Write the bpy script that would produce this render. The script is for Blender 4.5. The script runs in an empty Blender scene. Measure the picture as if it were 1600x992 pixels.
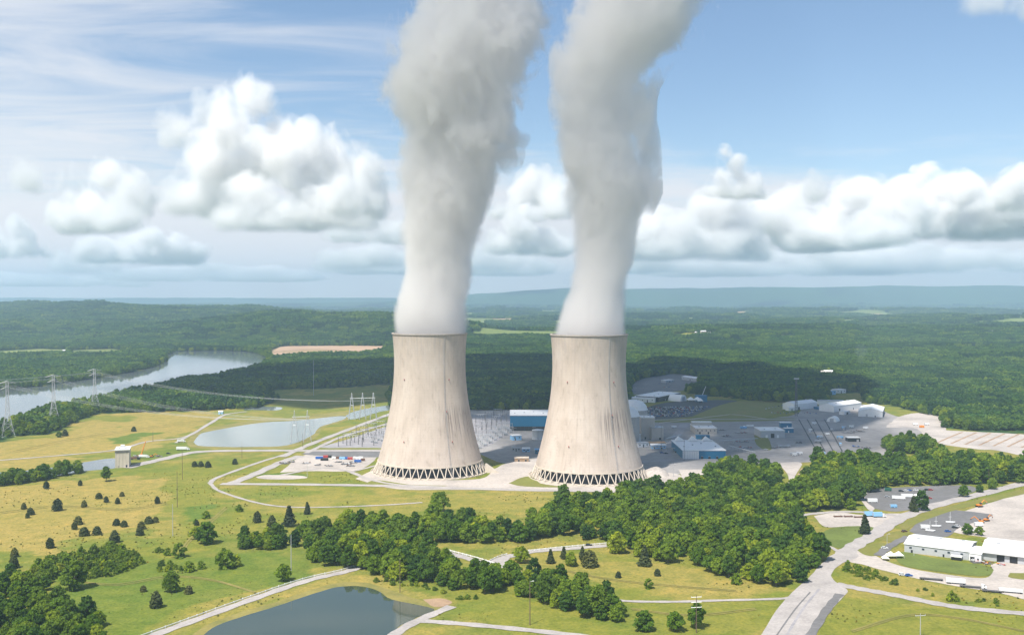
import bpy, bmesh, math, random
import numpy as np
from mathutils import Vector, Matrix, noise as mnoise
from mathutils.geometry import delaunay_2d_cdt

random.seed(7)
rng = np.random.default_rng(7)
scene = bpy.context.scene
col = scene.collection
R = math.radians

# ------------------------------------------------------------------ camera, sky, sun, exposure
CAM_Z = 195.4
HOR = 462.0                       # picture row of the level line (1600 x 992 picture)
F = 1600.0
PITCH = math.atan((496.0 - HOR) / F)
cam_data = bpy.data.cameras.new("camera")
cam_data.lens = 36.0
cam_data.sensor_width = 36.0
cam_data.clip_start = 1.0
cam_data.clip_end = 300000.0
cam = bpy.data.objects.new("camera", cam_data)
cam.location = (0, 0, CAM_Z)
cam.rotation_euler = (math.pi / 2 - PITCH, 0, 0)
col.objects.link(cam)
scene.camera = cam

SUN_EL = 58.0
SUN_AZ = math.degrees(math.atan2(-0.58, -0.81)) % 360      # clockwise from +Y (the view direction)
SUN_DIR = Vector((math.sin(R(SUN_AZ)) * math.cos(R(SUN_EL)), math.cos(R(SUN_AZ)) * math.cos(R(SUN_EL)), math.sin(R(SUN_EL))))

world = bpy.data.worlds.new("World")
scene.world = world
world.use_nodes = True
wn, wl = world.node_tree.nodes, world.node_tree.links
wn.clear()
w_out = wn.new("ShaderNodeOutputWorld")
w_bg = wn.new("ShaderNodeBackground")
w_bg.inputs["Strength"].default_value = 0.105
w_sky = wn.new("ShaderNodeTexSky")
w_sky.sky_type = 'NISHITA'
w_sky.sun_disc = False
w_sky.sun_elevation = R(SUN_EL)
w_sky.sun_rotation = R(SUN_AZ)
w_sky.altitude = 200
w_sky.air_density = 1.0
w_sky.dust_density = 0.1
w_sky.ozone_density = 2.4
# high thin cirrus: noise laid on a plane far overhead
w_tc = wn.new("ShaderNodeTexCoord")
w_sep = wn.new("ShaderNodeSeparateXYZ")
wl.new(w_tc.outputs["Generated"], w_sep.inputs[0])
def wmath(op, a, b=None, c=None, clamp=False):
    n = wn.new("ShaderNodeMath"); n.operation = op; n.use_clamp = clamp
    for i, v in enumerate((a, b, c)):
        if v is None: continue
        if isinstance(v, (int, float)): n.inputs[i].default_value = v
        else: wl.new(v, n.inputs[i])
    return n.outputs[0]
zz = wmath('MAXIMUM', w_sep.outputs[2], 0.02)
uu = wmath('DIVIDE', w_sep.outputs[0], zz)
vv = wmath('DIVIDE', w_sep.outputs[1], zz)
w_cmb = wn.new("ShaderNodeCombineXYZ")
wl.new(uu, w_cmb.inputs[0]); wl.new(vv, w_cmb.inputs[1])
def wnoise(scale, sx, sy, rot, detail, dist, off):
    m = wn.new("ShaderNodeMapping"); m.inputs["Scale"].default_value = (sx, sy, 1); m.inputs["Rotation"].default_value = (0, 0, rot); m.inputs["Location"].default_value = (off, off * .7, 0)
    wl.new(w_cmb.outputs[0], m.inputs[0])
    n = wn.new("ShaderNodeTexNoise"); n.inputs["Scale"].default_value = scale; n.inputs["Detail"].default_value = detail; n.inputs["Roughness"].default_value = .58; n.inputs["Distortion"].default_value = dist
    wl.new(m.outputs[0], n.inputs["Vector"])
    return n.outputs["Fac"]
c1 = wnoise(0.8, 0.75, 1.25, 0.9, 8, 1.3, 3.1)
c2 = wnoise(0.16, 1.0, 1.0, 0.0, 3, 0.2, 8.7)
side = wmath('MULTIPLY_ADD', w_sep.outputs[0], -0.85, -0.03)         # more of it to the left
cs = wmath('ADD', wmath('ADD', wmath('MULTIPLY', c1, 0.9), wmath('MULTIPLY', c2, 0.7)), side)
cover = wn.new("ShaderNodeMapRange"); cover.interpolation_type = 'SMOOTHSTEP'
cover.inputs["From Min"].default_value = 0.74; cover.inputs["From Max"].default_value = 1.2; cover.inputs["To Max"].default_value = 0.7
wl.new(cs, cover.inputs["Value"])
w_mix = wn.new("ShaderNodeMix"); w_mix.data_type = 'RGBA'
wl.new(cover.outputs[0], w_mix.inputs["Factor"])
wl.new(w_sky.outputs[0], w_mix.inputs[6])
w_mix.inputs[7].default_value = (7.0, 6.9, 7.0, 1)
# low sheet of far cloud along the skyline
w_m2 = wn.new("ShaderNodeMapping"); w_m2.inputs["Scale"].default_value = (5, 5, 34); wl.new(w_tc.outputs["Generated"], w_m2.inputs[0])
w_n2 = wn.new("ShaderNodeTexNoise"); w_n2.inputs["Scale"].default_value = 1.0; w_n2.inputs["Detail"].default_value = 6; w_n2.inputs["Roughness"].default_value = .6; wl.new(w_m2.outputs[0], w_n2.inputs["Vector"])
w_lo = wn.new("ShaderNodeMapRange"); w_lo.interpolation_type = 'SMOOTHSTEP'; w_lo.inputs["From Min"].default_value = .21; w_lo.inputs["From Max"].default_value = .0; wl.new(w_sep.outputs[2], w_lo.inputs["Value"])
w_lc = wn.new("ShaderNodeMapRange"); w_lc.interpolation_type = 'SMOOTHSTEP'; w_lc.inputs["From Min"].default_value = .74; w_lc.inputs["From Max"].default_value = 1.22; w_lc.inputs["To Max"].default_value = .9
wl.new(wmath('ADD', w_lo.outputs[0], w_n2.outputs["Fac"]), w_lc.inputs["Value"])
w_mix2 = wn.new("ShaderNodeMix"); w_mix2.data_type = 'RGBA'
wl.new(w_lc.outputs[0], w_mix2.inputs["Factor"]); wl.new(w_mix.outputs[2], w_mix2.inputs[6]); w_mix2.inputs[7].default_value = (7.2, 7.0, 7.1, 1)
wl.new(w_mix2.outputs[2], w_bg.inputs["Color"])
wl.new(w_bg.outputs[0], w_out.inputs["Surface"])

sun_data = bpy.data.lights.new("sun", 'SUN')
sun_data.energy = 5.0
sun_data.angle = R(0.53)
sun_data.color = (1.0, 0.955, 0.88)
sun = bpy.data.objects.new("sun", sun_data)
sun.rotation_euler = SUN_DIR.to_track_quat('Z', 'Y').to_euler()
sun.location = (0, 0, 900)
col.objects.link(sun)

scene.view_settings.view_transform = 'Standard'
scene.view_settings.look = 'None'
scene.view_settings.exposure = 0.42
scene.view_settings.gamma = 1.0
scene.view_settings.use_curve_mapping = False
cy = scene.cycles
cy.max_bounces = 18
cy.diffuse_bounces = 3
cy.glossy_bounces = 3
cy.transmission_bounces = 4
cy.volume_bounces = 14
cy.transparent_max_bounces = 24
cy.volume_max_steps = 512
cy.use_denoising = True
cy.sample_clamp_indirect = 6.0

# ------------------------------------------------------------------ noise and terrain
def _hash(ix, iy, seed):
    h = (ix.astype(np.int64) * 374761393 + iy.astype(np.int64) * 668265263 + seed * 1442695041) & 0xffffffff
    h = ((h ^ (h >> 13)) * 1274126177) & 0xffffffff
    h = h ^ (h >> 16)
    return (h & 0xffff) / 65535.0
def vnoise(x, y, seed=0):
    x = np.asarray(x, float); y = np.asarray(y, float)
    ix, iy = np.floor(x), np.floor(y)
    fx, fy = x - ix, y - iy
    fx = fx * fx * (3 - 2 * fx); fy = fy * fy * (3 - 2 * fy)
    a = _hash(ix, iy, seed); b = _hash(ix + 1, iy, seed); c = _hash(ix, iy + 1, seed); d = _hash(ix + 1, iy + 1, seed)
    return (a * (1 - fx) + b * fx) * (1 - fy) + (c * (1 - fx) + d * fx) * fy
def fbm(x, y, seed=0, octv=4):
    s, a, t = 0, 0.5, 0
    for o in range(octv):
        s = s + a * vnoise(np.asarray(x) * 2 ** o + 17.3 * o, np.asarray(y) * 2 ** o - 9.1 * o, seed + o); t += a; a *= .5
    return s / t
def sstep(a, b, x):
    t = np.clip((np.asarray(x, float) - a) / (b - a), 0, 1)
    return t * t * (3 - 2 * t)

HILLS = [  # centre x, centre y, half width, half depth, height
    (-2100, 6300, 1250, 700, 88), (-1000, 4750, 520, 560, 92), (-3300, 7200, 1500, 900, 96), (-2300, 5000, 1100, 420, 42),
    (-420, 4700, 420, 330, 52), (900, 4600, 900, 500, 24), (2300, 4300, 900, 700, 46), (3200, 6200, 1500, 900, 50), (1500, 3300, 420, 330, 20), (1700, 2800, 600, 260, 22),
    (300, 7600, 1700, 500, 30), (3500, 9800, 2600, 600, 35), (-400, 11500, 2500, 600, 30), (-5500, 9500, 2500, 1200, 80),
]
def terrain(x, y):
    x = np.asarray(x, float); y = np.asarray(y, float)
    h = np.zeros(np.broadcast(x, y).shape)
    st = 2600 + 1400 * sstep(-350, -750, x)
    far = sstep(0, 2400, y - st)
    near = sstep(0, 350, y - st)
    h = h + far * (fbm(x / 900, y / 900, 3, 4) - .40) * 78
    h = h + sstep(7000, 14000, y) * (fbm(x / 2600, y / 2600, 9, 4) - .48) * 80
    for cx, cyy, wx, wy, hh in HILLS:
        hh *= 1.05
        e = np.exp(-((x - cx) / wx) ** 2 - ((y - cyy) / wy) ** 2)
        h = h + hh * e * (0.75 + 0.5 * fbm(x / 420, y / 420, 21, 3)) * near
    # long flat-topped ridge on the skyline, rising to the right
    ridge_h = 40 + 275 * sstep(-3500, 1800, x) + 35 * sstep(2500, 7000, x) + 45 * (fbm(x / 1700, y * 0 + 4.2, 31, 4) - .5)
    face = sstep(15300, 17300, y + 900 * (fbm(x / 1300, y / 2500, 41, 3) - .5))
    h = h + ridge_h * face
    return np.maximum(h, -3.0) * (near > 0)

CP, SP = math.cos(PITCH), math.sin(PITCH)
def ray(px, py):
    a = (px - 800.0) / F; b = (496.0 - py) / F
    return np.array([a, CP + b * SP, -SP + b * CP])
def G(px, py, z=None):
    """Point where the line of sight through picture point (px, py) meets the land."""
    d = ray(px, py); zz_ = 0.0 if z is None else z
    if z is None and d[2] < -1e-4:
        t = -CAM_Z / d[2]
        if d[1] * t < 2590: return Vector((d[0] * t, d[1] * t, 0.0))
    for _ in range(1 if z is not None else 14):
        dz = min(d[2], -1e-4)
        t = (zz_ - CAM_Z) / dz
        t = min(t, 60000)
        p = d * t
        if z is None:
            nz = float(terrain(p[0], p[1])); zz_ = zz_ + (nz - zz_) * .6
    return Vector((p[0], p[1], zz_))
def project(x, y, z):
    dx, dy, dz = x, y, z - CAM_Z
    depth = dy * CP - dz * SP
    up = dy * SP + dz * CP
    return 800 + F * dx / depth, 496 - F * up / depth
def mpp(p):          # metres that one picture point covers at p
    return p[1] / F
def pip(px, py, poly):
    px = np.asarray(px); py = np.asarray(py)
    inside = np.zeros(px.shape, bool)
    n = len(poly); j = n - 1
    for i in range(n):
        xi, yi = poly[i]; xj, yj = poly[j]
        if yi != yj:
            c = ((yi > py) != (yj > py)) & (px < (xj - xi) * (py - yi) / (yj - yi) + xi)
            inside ^= c
        j = i
    return inside

# ------------------------------------------------------------------ materials
def new_mat(name):
    m = bpy.data.materials.new(name); m.use_nodes = True
    return m, m.node_tree.nodes, m.node_tree.links
def N(nt, t, **kw):
    n = nt.new(t)
    for k, v in kw.items(): setattr(n, k, v)
    return n
def mapped(nt, lk, scale, kind="Object", nscale=1.0, detail=5, rough=.6, dist=0.0):
    tc = nt.new("ShaderNodeTexCoord"); mp = nt.new("ShaderNodeMapping"); mp.inputs["Scale"].default_value = scale
    lk.new(tc.outputs[kind], mp.inputs[0])
    n = nt.new("ShaderNodeTexNoise"); n.inputs["Scale"].default_value = nscale; n.inputs["Detail"].default_value = detail
    n.inputs["Roughness"].default_value = rough; n.inputs["Distortion"].default_value = dist
    lk.new(mp.outputs[0], n.inputs["Vector"])
    return n
def ramp(nt, lk, src, stops):
    r = nt.new("ShaderNodeValToRGB")
    el = r.color_ramp.elements
    while len(el) < len(stops): el.new(0.5)
    for e, (p, c) in zip(el, stops):
        e.position = p; e.color = (*c, 1) if len(c) == 3 else c
    lk.new(src, r.inputs[0])
    return r.outputs[0]
def mixc(nt, lk, fac, a, b, mode='MIX'):
    n = nt.new("ShaderNodeMix"); n.data_type = 'RGBA'; n.blend_type = mode
    for sock, v in ((n.inputs["Factor"], fac), (n.inputs[6], a), (n.inputs[7], b)):
        if isinstance(v, (int, float)): sock.default_value = v
        elif isinstance(v, tuple): sock.default_value = (*v, 1) if len(v) == 3 else v
        else: lk.new(v, sock)
    return n.outputs[2]
def sc(c, k): return tuple(min(1, x * k) for x in c)
def surf(name, c, var=.25, scale=(.3, .3, .3), rough=.8, metal=0.0, second=None, spec=.3, bump=0.0, space="Object", fine=None):
    """A painted, paved or planted surface: base colour broken up by two scales of noise."""
    m, nt, lk = new_mat(name)
    b = nt["Principled BSDF"]; b.inputs["Roughness"].default_value = rough; b.inputs["Metallic"].default_value = metal
    b.inputs["Specular IOR Level"].default_value = spec
    n1 = mapped(nt, lk, scale, space, 1.0, 6, .65)
    c2 = second or sc(c, 1 - var)
    k = ramp(nt, lk, n1.outputs["Fac"], [(.3, c2), (.52, c), (.72, sc(c, 1 + var * .6))])
    if fine:
        n2 = mapped(nt, lk, (fine,) * 3, space, 1.0, 4, .6)
        k = mixc(nt, lk, .35, k, ramp(nt, lk, n2.outputs["Fac"], [(.35, (.45, .45, .45)), (.65, (1, 1, 1))]), 'MULTIPLY')
    lk.new(k, b.inputs["Base Color"])
    if bump:
        bp = nt.new("ShaderNodeBump"); bp.inputs["Strength"].default_value = bump; bp.inputs["Distance"].default_value = .4
        lk.new(n1.outputs["Fac"], bp.inputs["Height"]); lk.new(bp.outputs[0], b.inputs["Normal"])
    return m
def paint(name, c, rough=.45, var=.12):
    return surf(name, c, var, (.25, .25, .9), rough, 0.0, None, .4)
def leafy(name, c, hue=.06, trans=.35, world_scale=.02):
    m, nt, lk = new_mat(name)
    b = nt["Principled BSDF"]; b.inputs["Roughness"].default_value = .75; b.inputs["Specular IOR Level"].default_value = .15
    oi = nt.new("ShaderNodeObjectInfo")
    tone = ramp(nt, lk, oi.outputs["Random"], [(0, (c[0] * .55, c[1] * .62, c[2] * .9)), (.35, sc(c, .9)), (.7, c), (1, (c[0] * 1.7, c[1] * 1.35, c[2] * 1.0))])
    at = nt.new("ShaderNodeAttribute"); at.attribute_name = "lobe"
    k = mixc(nt, lk, 1.0, tone, ramp(nt, lk, at.outputs["Fac"], [(0, (.62, .66, .7)), (.5, (1, 1, 1)), (1, (1.35, 1.25, 1.0))]), 'MULTIPLY')
    lk.new(k, b.inputs["Base Color"])
    tr = nt.new("ShaderNodeBsdfTranslucent"); lk.new(mixc(nt, lk, 1.0, k, (1.3, 1.3, .6), 'MULTIPLY'), tr.inputs[0])
    ms = nt.new("ShaderNodeMixShader"); ms.inputs[0].default_value = trans
    lk.new(b.outputs[0], ms.inputs[1]); lk.new(tr.outputs[0], ms.inputs[2])
    lk.new(ms.outputs[0], nt["Material Output"].inputs["Surface"])
    return m
M = {}
M['concrete'] = surf("concrete", (.46, .42, .38), .22, (.05, .05, .012), .9, fine=.6)
M['leg_concrete'] = surf("leg_concrete", (.62, .54, .45), .15, (.3, .3, .1), .9)
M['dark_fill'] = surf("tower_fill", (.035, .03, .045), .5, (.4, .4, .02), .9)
M['gravel'] = surf("pale_gravel", (.52, .46, .41), .2, (.02, .02, .02), .95, fine=.35, second=(.36, .32, .29))
M['gravel_grey'] = surf("grey_gravel", (.36, .34, .35), .22, (.025, .025, .02), .95, fine=.3)
M['asphalt'] = surf("worn_asphalt", (.17, .163, .16), .35, (.02, .02, .02), .9, fine=.25, second=(.24, .23, .235))
M['asphalt_dark'] = surf("asphalt", (.085, .085, .09), .3, (.03, .03, .02), .9, fine=.25)
M['plant_ground'] = surf("plant_paving", (.33, .308, .295), .3, (.012, .012, .02), .9, fine=.12, second=(.235, .22, .215))
M['road'] = surf("road_surface", (.44, .40, .375), .2, (.06, .06, .02), .92, fine=.5)
M['dirt'] = surf("bare_earth", (.40, .27, .17), .3, (.03, .03, .02), .95, fine=.3)
M['bank_grass'] = surf('bank_grass', (.27, .23, .065), .35, (.04, .04, .02), .95, fine=.4, second=(.16, .17, .045))
M['lawn'] = surf("mown_grass", (.19, .195, .038), .3, (.02, .02, .02), .95, fine=.35, second=(.25, .215, .058))
M['lush'] = surf("green_grass", (.15, .19, .04), .3, (.03, .03, .02), .95, fine=.4)
M['field_tan'] = surf("ploughed_field", (.46, .31, .2), .25, (.006, .02, .02), .95)
M['field_green'] = surf("pasture", (.24, .28, .08), .25, (.006, .02, .02), .95)
M['white_paint'] = paint("white_cladding", (.78, .78, .77), .45, .08)
M['white_roof'] = paint("white_roof", (.8, .79, .77), .5, .1)
M['grey_clad'] = paint("grey_cladding", (.45, .46, .48))
M['blue_clad'] = paint("blue_cladding", (.012, .15, .29), .4)
M['tan_clad'] = paint("tan_cladding", (.5, .45, .4))
M['dark'] = paint("dark_opening", (.02, .02, .025), .3)
M['steel'] = surf("galvanised_steel", (.5, .5, .51), .2, (.4, .4, .1), .5, .2)
M['steel_dark'] = surf("weathered_steel", (.16, .15, .15), .3, (.4, .4, .1), .6, .2)
M['wood'] = surf("weathered_timber_pole", (.17, .12, .085), .3, (.5, .5, .1), .9)
M['bark'] = surf("bark", (.16, .13, .10), .35, (1, 1, .3), .95)
M['red'] = paint("red_paint", (.45, .06, .05))
M['orange'] = paint("orange_paint", (.75, .25, .03))
M['blue'] = paint("blue_paint", (.03, .12, .42))
M['lightblue'] = paint("pale_blue_paint", (.25, .5, .75))
M['green'] = paint("green_paint", (.03, .12, .08))
M['brown'] = paint("brown_paint", (.16, .08, .05))
M['black'] = paint("black_paint", (.02, .02, .022))
M['silver'] = paint("silver_paint", (.42, .43, .45), .3)
M['glass'] = paint("window_glass", (.03, .045, .06), .08)
M['rubber'] = paint("tyre_rubber", (.02, .02, .02), .8)
M['canvas'] = paint("white_canvas", (.84, .83, .80), .7, .06)
M['leaf'] = leafy("broad_leaves", (.105, .192, .018))
M['leaf_bright'] = leafy("bright_leaves", (.175, .262, .022))
M['needle'] = leafy("cedar_needles", (.068, .086, .030), trans=.1)
M['leaf_dark'] = leafy("dark_leaves", (.07, .142, .024))
M['far_leaf'] = leafy('far_leaves', (.074, .165, .034)); M['far_bright'] = leafy('far_bright_leaves', (.115, .205, .034)); M['far_dark'] = leafy('far_dark_leaves', (.046, .110, .032))
M['weed'] = leafy("dry_weeds", (.24, .24, .06))
M['scrub'] = leafy("scrub_leaves", (.16, .23, .03))
M['reed'] = leafy("reed_leaves", (.17, .17, .05))

def water_mat(name, deep, rough, wave):
    m, nt, lk = new_mat(name)
    b = nt["Principled BSDF"]; b.inputs["Base Color"].default_value = (*deep, 1); b.inputs["Roughness"].default_value = rough
    b.inputs["IOR"].default_value = 1.4; b.inputs["Specular IOR Level"].default_value = .6
    n1 = mapped(nt, lk, (.12, .05, .1), "Object", 1.0, 4, .55)
    bp = nt.new("ShaderNodeBump"); bp.inputs["Strength"].default_value = wave; bp.inputs["Distance"].default_value = .5
    lk.new(n1.outputs["Fac"], bp.inputs["Height"]); lk.new(bp.outputs[0], b.inputs["Normal"])
    return m
M['water'] = water_mat("pond_water", (.050, .068, .050), .03, .006)
M['river'] = water_mat("river_water", (.13, .145, .15), .06, .012)
M['lagoon'] = water_mat("lagoon_water", (.22, .25, .24), .08, .015)

# ------------------------------------------------------------------ mesh helpers
def tag(o, label=None, cat=None, group=None, kind=None):
    if label: o["label"] = label
    if cat: o["category"] = cat
    if group: o["group"] = group
    if kind: o["kind"] = kind
    return o
class MB:
    def __init__(s): s.v = []; s.f = []; s.m = []; s.mats = []
    def mi(s, m):
        if m not in s.mats: s.mats.append(m)
        return s.mats.index(m)
    def add(s, v, f, m):
        o = len(s.v); k = s.mi(m)
        s.v += [tuple(p) for p in v]; s.f += [tuple(i + o for i in q) for q in f]; s.m += [k] * len(f)
    def box(s, x0, x1, y0, y1, z0, z1, m):
        v = [(x, y, z) for z in (z0, z1) for y in (y0, y1) for x in (x0, x1)]
        s.add(v, [(0, 2, 3, 1), (4, 5, 7, 6), (0, 1, 5, 4), (2, 6, 7, 3), (0, 4, 6, 2), (1, 3, 7, 5)], m)
    def beam(s, p, q, r, m, n=4, r2=None):
        p, q = Vector(p), Vector(q); r2 = r if r2 is None else r2
        d = (q - p).normalized(); a = d.orthogonal().normalized(); b = d.cross(a)
        v = []
        for c, rr in ((p, r), (q, r2)):
            for k in range(n):
                t = 2 * math.pi * (k + .5) / n
                v.append(c + (a * math.cos(t) + b * math.sin(t)) * rr)
        f = [(k, (k + 1) % n, n + (k + 1) % n, n + k) for k in range(n)] + [tuple(range(n - 1, -1, -1)), tuple(range(n, 2 * n))]
        s.add(v, f, m)
    def prism(s, prof, y0, y1, m):       # profile in xz, swept along y
        n = len(prof)
        v = [(x, y0, z) for x, z in prof] + [(x, y1, z) for x, z in prof]
        s.add(v, [(k, (k + 1) % n, n + (k + 1) % n, n + k) for k in range(n)] + [tuple(range(n - 1, -1, -1)), tuple(range(n, 2 * n))], m)
    def lathe(s, prof, m, n=32, cap=False):
        v = []
        for r, z in prof:
            for k in range(n):
                t = 2 * math.pi * k / n; v.append((r * math.cos(t), r * math.sin(t), z))
        f = [(i * n + k, i * n + (k + 1) % n, (i + 1) * n + (k + 1) % n, (i + 1) * n + k) for i in range(len(prof) - 1) for k in range(n)]
        if cap: f.append(tuple((len(prof) - 1) * n + k for k in range(n)))
        s.add(v, f, m)
    def build(s, name, parent=None, smooth=False, loc=None, rz=None):
        me = bpy.data.meshes.new(name); me.from_pydata(s.v, [], s.f)
        for m in s.mats: me.materials.append(m)
        me.polygons.foreach_set("material_index", s.m)
        if smooth: me.polygons.foreach_set("use_smooth", [True] * len(s.f))
        bm = bmesh.new(); bm.from_mesh(me); bmesh.ops.recalc_face_normals(bm, faces=bm.faces); bm.to_mesh(me); bm.free()
        return link(name, me, parent, loc, rz)
def link(name, me, parent=None, loc=None, rz=None):
    o = bpy.data.objects.new(name, me); col.objects.link(o)
    if parent is not None: o.parent = parent
    if loc is not None: o.location = loc
    if rz is not None: o.rotation_euler = (0, 0, rz)
    return o
def empty(name, loc, label, cat, group=None, rz=0):
    o = bpy.data.objects.new(name, None); col.objects.link(o); o.location = loc; o.rotation_euler = (0, 0, rz)
    o.empty_display_size = 2
    return tag(o, label, cat, group)
def copy_tree(o, loc=None, rz=None, scale=None, parent=None):
    c = o.copy(); col.objects.link(c)
    if parent is not None: c.parent = parent
    if loc is not None: c.location = loc
    if rz is not None: c.rotation_euler = (0, 0, rz)
    if scale is not None: c.scale = scale
    for ch in o.children: copy_tree(ch, parent=c)
    return c
def smooth_line(pts, per=6):
    P = [np.array(p, float) for p in pts]
    P = [2 * P[0] - P[1]] + P + [2 * P[-1] - P[-2]]
    out = []
    for i in range(1, len(P) - 2):
        for k in range(per):
            t = k / per
            out.append(.5 * ((2 * P[i]) + (-P[i - 1] + P[i + 1]) * t + (2 * P[i - 1] - 5 * P[i] + 4 * P[i + 1] - P[i + 2]) * t * t + (-P[i - 1] + 3 * P[i] - 3 * P[i + 1] + P[i + 2]) * t ** 3))
    out.append(P[-2])
    return out
def sheet(name, mat, poly, lift, step=None, wob=1.5, kind='structure', rounded=True, label=None, cat=None):
    """A patch of ground laid just above the land: outline given where it lies, filled with triangles."""
    pts = smooth_line(list(poly) + [poly[0]], 5)[:-1] if rounded else [np.array(p, float) for p in poly]
    W = [G(p[0], p[1]) for p in pts]
    ring = []
    for a, b in zip(W, W[1:] + W[:1]):
        L = (b - a).length; n = max(1, int(L / (step or 14)))
        for k in range(n):
            p = a.lerp(b, k / n)
            w = wob * mpp(p) / .6
            ring.append(Vector((p.x + (float(vnoise(p.x / 9, p.y / 9, 5)) - .5) * 2 * w, p.y + (float(vnoise(p.x / 9, p.y / 9, 6)) - .5) * 3 * w)))
    inner = []
    if step:
        xs = [p.x for p in ring]; ys = [p.y for p in ring]
        gx, gy = np.meshgrid(np.arange(min(xs), max(xs), step), np.arange(min(ys), max(ys), step))
        ok = pip(gx.ravel(), gy.ravel(), [(p.x, p.y) for p in ring])
        inner = [Vector((a, b)) for a, b in zip(gx.ravel()[ok], gy.ravel()[ok])]
    n = len(ring)
    v, e, f, *_ = delaunay_2d_cdt(ring + inner, [(i, (i + 1) % n) for i in range(n)], [tuple(range(n))], 1, 1e-4)
    X = np.array([p.x for p in v]); Y = np.array([p.y for p in v])
    LIFT[0] += 1
    Z = terrain(X, Y) + lift + .002 * LIFT[0]
    me = bpy.data.meshes.new(name); me.from_pydata(list(zip(X, Y, Z)), [], [tuple(q) for q in f]); me.materials.append(mat)
    bm = bmesh.new(); bm.from_mesh(me)
    for fc in bm.faces:
        fc.normal_update()
        if fc.normal.z < 0: fc.normal_flip()
    bm.to_mesh(me); bm.free()
    return tag(link(name, me), label, cat, None, kind)
LIFT = [0]
def ribbon(name, mat, pts, width, lift, kind='structure'):
    LIFT[0] += 1; lift += .002 * LIFT[0]
    L = [G(p[0], p[1]) for p in smooth_line(pts, 8)]
    v, f = [], []
    for i, p in enumerate(L):
        a = L[max(0, i - 1)]; b = L[min(len(L) - 1, i + 1)]
        d = (b - a); d.z = 0; d.normalize(); nrm = Vector((-d.y, d.x, 0))
        w = width * (.5 + .07 * math.sin(i * 1.7))
        for s_ in (-1, 1):
            q = p + nrm * w * s_; v.append((q.x, q.y, float(terrain(q.x, q.y)) + lift))
    f = [(2 * i, 2 * i + 1, 2 * i + 3, 2 * i + 2) for i in range(len(L) - 1)]
    me = bpy.data.meshes.new(name); me.from_pydata(v, [], f); me.materials.append(mat)
    bm = bmesh.new(); bm.from_mesh(me)
    for fc in bm.faces:
        fc.normal_update()
        if fc.normal.z < 0: fc.normal_flip()
    bm.to_mesh(me); bm.free()
    return tag(link(name, me), kind=kind)
# ------------------------------------------------------------------ the land
def axis(lo, fine_lo, fine_hi, hi, step, grow):
    a = list(np.arange(fine_lo, fine_hi + .1, step))
    s_, x = step, fine_hi
    while x < hi: s_ *= grow; x += s_; a.append(x)
    s_, x = step, fine_lo
    while x > lo: s_ *= grow; x -= s_; a.insert(0, x)
    return np.array(a)
gx = axis(-45000, -560, 560, 45000, 4.5, 1.035)
gy = axis(-1500, 500, 1500, 60000, 4.5, 1.018)
GX, GY = np.meshgrid(gx, gy)
nx, ny = len(gx), len(gy)
GZ = terrain(GX, GY)
PX, PY = project(GX, np.maximum(GY, 60), GZ)
PX = np.where(GY < 200, -9999, PX)
wx = PX + (fbm(GX / 25, GY / 25, 51, 3) - .5) * 22
wy = PY + (fbm(GX / 25, GY / 25, 57, 3) - .5) * 14

wx2 = wx + (fbm(GX / 90, GY / 90, 141, 3) - .5) * 90
wy2 = wy + (fbm(GX / 90, GY / 90, 147, 3) - .5) * 40
OPEN = [  # clearings in the woods, as outlines on the ground
    [(-60, 706), (0, 690), (20, 683), (75, 681), (110, 663), (150, 646), (240, 644), (330, 641), (400, 638), (440, 623), (600, 607), (612, 640), (745, 641), (985, 641),
     (985, 606), (1000, 592), (1055, 584), (1092, 590), (1092, 606), (1068, 613), (1105, 618), (1200, 628), (1290, 630), (1300, 612), (1345, 612), (1352, 630), (1400, 634), (1440, 646), (1470, 652), (1472, 668),
     (1640, 684), (1640, 1100), (-80, 1100)],
    [(-80, 562), (0, 560), (60, 557), (105, 555), (104, 546), (60, 545), (0, 548), (-80, 550)], [(112, 558), (190, 557), (203, 549), (176, 545), (110, 547)],
    [(424, 546), (440, 541), (520, 540), (600, 541), (604, 550), (560, 556), (520, 557), (430, 562), (420, 556)],
    [(405, 617), (430, 608), (520, 606), (610, 600), (612, 620), (440, 624)],
    [(1490, 545), (1520, 542), (1552, 545), (1525, 549)], [(1335, 513), (1360, 511), (1380, 514), (1350, 517)], [(1125, 531), (1180, 528), (1190, 531), (1140, 535)],
    [(1215, 524), (1238, 524), (1238, 529), (1218, 529)], [(1540, 521), (1565, 519), (1562, 524)], [(1262, 582), (1310, 582), (1300, 592), (1270, 588)],
    [(985, 604), (1010, 590), (1092, 588), (1092, 606), (1000, 616)],
    [(700, 490), (760, 488), (780, 491), (720, 494)], [(1050, 522), (1130, 518), (1120, 523), (1060, 527)], [(1505, 493), (1600, 491), (1600, 495), (1520, 497)], [(780, 482), (805, 480), (812, 483), (790, 485)],
    [(900, 512), (960, 508), (1010, 511), (950, 516)], [(1010, 512), (1075, 511), (1040, 514)],
]
RIVER = [(-80, 690), (0, 674), (40, 657), (75, 643), (130, 635), (200, 617), (240, 609), (290, 597), (340, 591), (380, 582), (408, 574), (420, 562), (405, 553), (380, 549), (330, 548), (275, 549), (258, 556), (262, 563), (245, 572), (210, 581), (165, 589), (110, 597), (60, 604), (0, 609), (-80, 622)]
woods = np.ones(GX.shape, bool)
for p in OPEN: woods &= ~pip(wx, wy, p)
woods &= ~pip(PX, PY, RIVER)
farpat = fbm(GX / 420, GY / 620, 77, 4)
clear_far = (GY > 4300) & (farpat > .565 + .045 * sstep(9000, 5000, GY)) & (GZ < 110) & (GY < 14800) & ~((GX < -700) & (GY < 7600))
woods &= ~clear_far
woods |= GY < 300

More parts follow.
